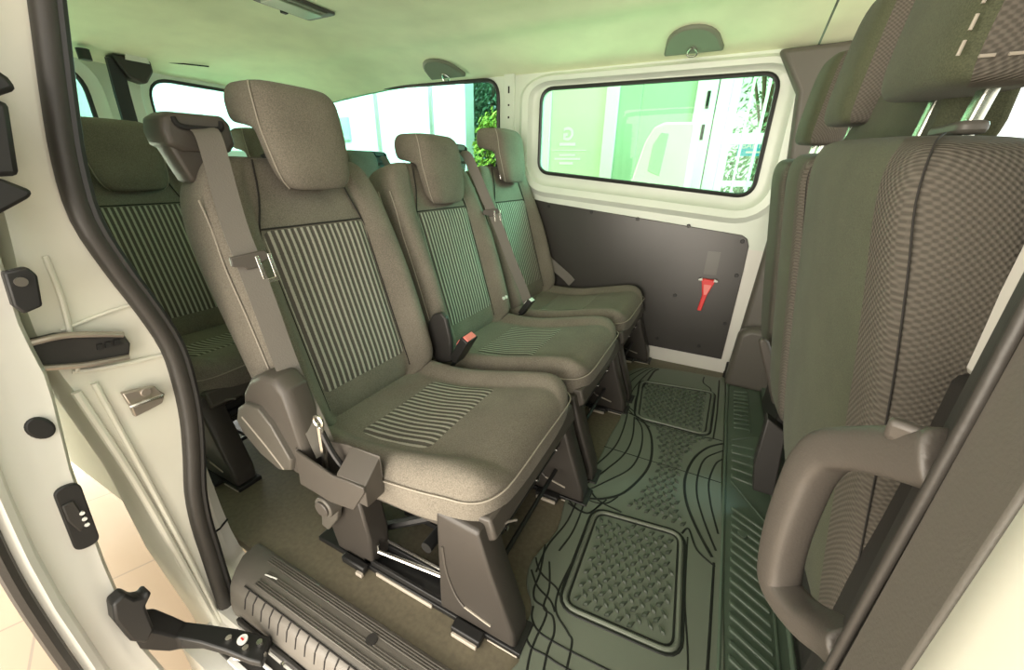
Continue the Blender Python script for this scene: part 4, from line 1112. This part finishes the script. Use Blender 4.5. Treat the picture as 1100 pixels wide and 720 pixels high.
def font(txt, size, parent, loc, mat, mirror=True, bold=0.0):
    cu = bpy.data.curves.new('lettering', 'FONT'); cu.body = txt; cu.size = size; cu.align_x = 'CENTER'; cu.extrude = .002; cu.offset = bold
    t = bpy.data.objects.new('tmp', cu); COL.objects.link(t)
    dg = bpy.context.evaluated_depsgraph_get(); me = bpy.data.meshes.new_from_object(t.evaluated_get(dg)); bpy.data.objects.remove(t)
    o = bpy.data.objects.new('lettering', me); COL.objects.link(o); me.materials.clear(); me.materials.append(mat)
    me.transform(Matrix.Rotation(PI/2, 4, 'X'))
    if mirror: me.transform(Matrix.Scale(-1, 4, (1, 0, 0)))
    o.location = loc
    if parent is not None: o.parent = parent
    return o
font('G', .17, gp, (-1.665, YF+.026, 1.225), M['showw'], True, .006)
b = MB()
for x0, x1, z0, z1 in ((-1.76, -1.575, 1.165, 1.195), (-1.845, -1.45, 1.115, 1.122), (-1.755, -1.57, 1.065, 1.082), (-1.81, -1.51, 1.025, 1.045), (-1.75, -1.59, .978, 1.002)):
    b.box((x0, YF+.024, z0), (x1, YF+.03, z1))
b.build('logo_line', M['showw'], gp, smooth=False)
# glazed door with white bars, trees and a blue sign beyond
dz = empty('glazed_door', (0, YF, -.58), 'white barred glazed door looking out on trees and a blue sign', 'door')
b = MB()
for x0, x1 in ((-.15, -.08), (.0, .022), (.12, .145), (.26, .40)): b.box((x0, 0, 0), (x1, .06, 3.6))
b.box((-.149, .006, 1.74), (.399, .054, 1.83)); b.box((-.149, .006, 1.38), (.399, .054, 1.43)); b.build('door_frame', M['showw'], dz, smooth=False, bev=.004)
sg = empty('blue_sign', (.13, 6.4, 1.22), 'small blue sign with pale lettering beyond the glazed door', 'sign')
b = MB(); b.box((-.14, 0, -.09), (.24, .03, .09)); b.build('sign_board', M['blue'], sg, smooth=False)
font('BARTH', .095, sg, (.05, -.004, .0), M['showw'], False); b = MB(); b.box((-.04, -.005, -.055), (.12, 0, -.035)); b.build('sign_line', M['showw'], sg, smooth=False)
def foliage(name, c, r, n, mat, label, cat, trunk=None, sz=.10):
    root = empty(name, (c[0], c[1], -.58), label, cat)
    b = MB()
    for _ in range(n):
        while True:
            p = Vector((random.uniform(-1, 1), random.uniform(-1, 1), random.uniform(-1, 1)))
            if p.length < 1: break
        p = Vector((p.x*r[0], p.y*r[1], p.z*r[2] + c[2]+.58))
        a = Vector((random.gauss(0, 1), random.gauss(0, 1), random.gauss(0, 1))).normalized(); d = a.orthogonal().normalized()
        e = a.cross(d); s = sz*random.uniform(.6, 1.4)
        b.add([p-d*s, p-e*s*.4+a*s*.12, p+d*s, p+e*s*.4+a*s*.12], [(0, 1, 2, 3)])
    b.build('foliage', M[mat], root, smooth=False)
    if trunk:
        t = MB(); t.tube([(0, 0, 0), (.05, 0, c[2]*.5+.3), (-.03, .02, c[2]+.6)], [trunk, trunk*.8, trunk*.4], 10); t.build('trunk', M['bark'], root)
        t = MB()
        for k in range(6):
            a = k*1.05; t.tube(smooth_path([(0, 0, c[2]*.5+.5+k*.08), (math.cos(a)*r[0]*.4, math.sin(a)*r[1]*.4, c[2]+.6+.2*math.sin(k)), (math.cos(a)*r[0]*.8, math.sin(a)*r[1]*.8, c[2]+.9)], 4), trunk*.35, 6)
        t.build('branch', M['bark'], root)
    return root
foliage('tree', (-5.3, 9.0, 2.3), (.95, .6, 2.0), 5200, 'leaf', 'dark green tree at the end of the white facade seen through the quarter window', 'tree', .10, .07)
foliage('shrub', (-4.10, 7.1, 1.22), (.38, .3, .75), 1100, 'leaf_y', 'yellow green shrub in front of the dark tree', 'shrub', .04, .06)
foliage('tree', (.3, 8.5, 2.6), (1.0, .6, 1.6), 1500, 'leaf', 'loose leafy tree beyond the glazed door', 'tree', .07, .05)
foliage('hedge', (.25, 7.4, .4), (1.0, .35, .95), 3000, 'leaf', 'low hedge beyond the glazed door behind the blue sign', 'hedge', None, .05)
# white facade behind the van
fc = empty('facade_wall', (-7.17, 7.0, -.58), 'long white building facade outside the quarter window', 'building')
b = MB(); b.box((-9, 0, 0), (2.55, .3, 5)); b.build('wall', M['facade'], fc, smooth=False)
for x in (-2.6, -.95, .35, 1.75):
    b = MB(); b.box((x, -.05, 0), (x+.07, 0, 5)); b.build('mullion', M['clear'], fc, smooth=False)
b = MB(); b.box((-.9, -.06, 2.05), (-.45, -.001, 2.5)); b.build('green_notice', M['show_green'], fc, smooth=False)
b = MB(); b.box((-9, -.03, 3.22), (2.55, 0, 3.25)); b.build('facade_line', M['clear'], fc, smooth=False)
fr_ = empty('showroom_wall', (-9, 1, -.58), 'white showroom wall behind the rear doors', 'wall')
b = MB(); b.box((-.3, -9, 0), (0, 8, 5)); b.build('wall', M['facade'], fr_, smooth=False)
# reflection of a white car in the glass, built as a solid body
cr = empty('car_reflection', (-.55, 3.75, -.58), 'reflection of a white car, built solid outside the side window, roof and side glass showing', 'car')
pr = [(-.36, .3), (.22, .3), (.22, 1.86), (-.02, 1.865), (-.10, 1.83), (-.155, 1.72), (-.22, 1.45), (-.30, 1.2), (-.36, 1.05)]
b = MB(); b.prism(pr, XZ, .0, .5); b.build('body', M['paint'], cr, bev=.02, bseg=3)
b = MB(); b.prism([(-.10, 1.50), (.0, 1.46), (.03, 1.78), (-.03, 1.79), (-.085, 1.70)], XZ, -.004, .01); b.build('reflected_side_glass', M['show_green'], cr, bev=.004)
b = MB(); b.cyl((.0, .02, .3), (0, 1, 0), .3, .2, 24); b.build('reflected_wheel', M['tyre'], cr, bev=.02)

# ================================================================== LIGHT, CAMERA
w = bpy.data.worlds.new('sky'); sc.world = w; w.use_nodes = True
n = w.node_tree.nodes; l = w.node_tree.links; bg = n['Background']
tc = n.new('ShaderNodeTexCoord'); sp = n.new('ShaderNodeSeparateXYZ'); l.new(tc.outputs['Generated'], sp.inputs[0])
mr = n.new('ShaderNodeMapRange'); mr.inputs['From Min'].default_value = -.6; mr.inputs['From Max'].default_value = .6; l.new(sp.outputs['Y'], mr.inputs['Value'])
rp_ = n.new('ShaderNodeValToRGB'); rp_.color_ramp.elements[0].color = (1.0, .93, .82, 1); rp_.color_ramp.elements[1].color = (.92, 1.0, .93, 1)
l.new(mr.outputs[0], rp_.inputs['Fac']); l.new(rp_.outputs[0], bg.inputs['Color'])
bg.inputs['Strength'].default_value = 1.35

def area(name, loc, rot, sx, sy, power, col):
    la = bpy.data.lights.new(name, 'AREA'); la.shape = 'RECTANGLE'; la.size = sx; la.size_y = sy; la.energy = power; la.color = col
    o = bpy.data.objects.new(name, la); COL.objects.link(o); o.location = loc; o.rotation_euler = rot
    return o
# added fill lamps out of view
area('door_fill', (-1.2, -2.8, .64), (math.radians(92), 0, 0), 5.2, 2.4, 215, (1.0, .90, .76))  # large unseen warm panel, added to brighten the cabin through the door
area('headliner_fill', (-.2, 2.85, .10), (math.radians(-115), 0, 0), 3.2, .6, 15, (.70, 1.0, .80))  # added below the side window to throw green light on the headliner
area('outside_fill', (-.8, 3.0, 3.4), (math.radians(50), 0, 0), 5.0, .6, 19, (1, 1, 1))  # added above the view to brighten the panels and posts outside
la_ = area('seat_fill', (1.35, 3.45, 2.15), (0, 0, 0), 1.6, 1.0, 125, (.52, 1.0, .96))  # added lamp aimed through the window to light the seats teal
la_.rotation_euler = (Vector((-.85, 1.5, .60)) - la_.location).to_track_quat('-Z', 'Y').to_euler()
area('rear_fill', (-4.6, 1.1, .0), (0, math.radians(-112), 0), .8, 2.4, 66, (.88, 1.0, .72))  # unseen lamp added behind the van to lift the rear headliner
area('facade_fill', (-5.5, 4.6, 3.8), (math.radians(65), 0, math.radians(20)), 5.0, 1.0, 1100, (1, 1, 1))  # added to whiten the facade beyond the quarter window

cam = bpy.data.cameras.new('camera'); co = bpy.data.objects.new('camera', cam); COL.objects.link(co)
cam.sensor_fit = 'HORIZONTAL'; cam.sensor_width = 36; cam.lens = 36*425/1100; cam.clip_start = .01
y_, p_, r_ = [math.radians(a) for a in (27, 22.5, 1)]
F = Vector((-math.sin(y_)*math.cos(p_), math.cos(y_)*math.cos(p_), -math.sin(p_))); Rr = Vector((math.cos(y_), math.sin(y_), 0)); U = Rr.cross(F)
R2 = Rr*math.cos(r_)+U*math.sin(r_); U2 = -Rr*math.sin(r_)+U*math.cos(r_)
co.matrix_world = Matrix(((R2.x, U2.x, -F.x, 0), (R2.y, U2.y, -F.y, 0), (R2.z, U2.z, -F.z, .9), (0, 0, 0, 1)))
sc.camera = co
sc.view_settings.view_transform = 'Standard'; sc.view_settings.look = 'None'; sc.view_settings.gamma = 1
sc.view_settings.use_curve_mapping = False; sc.view_settings.exposure = .75
sc.cycles.max_bounces = 10; sc.cycles.diffuse_bounces = 6; sc.cycles.transparent_max_bounces = 12
sc.cycles.sample_clamp_indirect = 6
sc.cycles.use_denoising = True
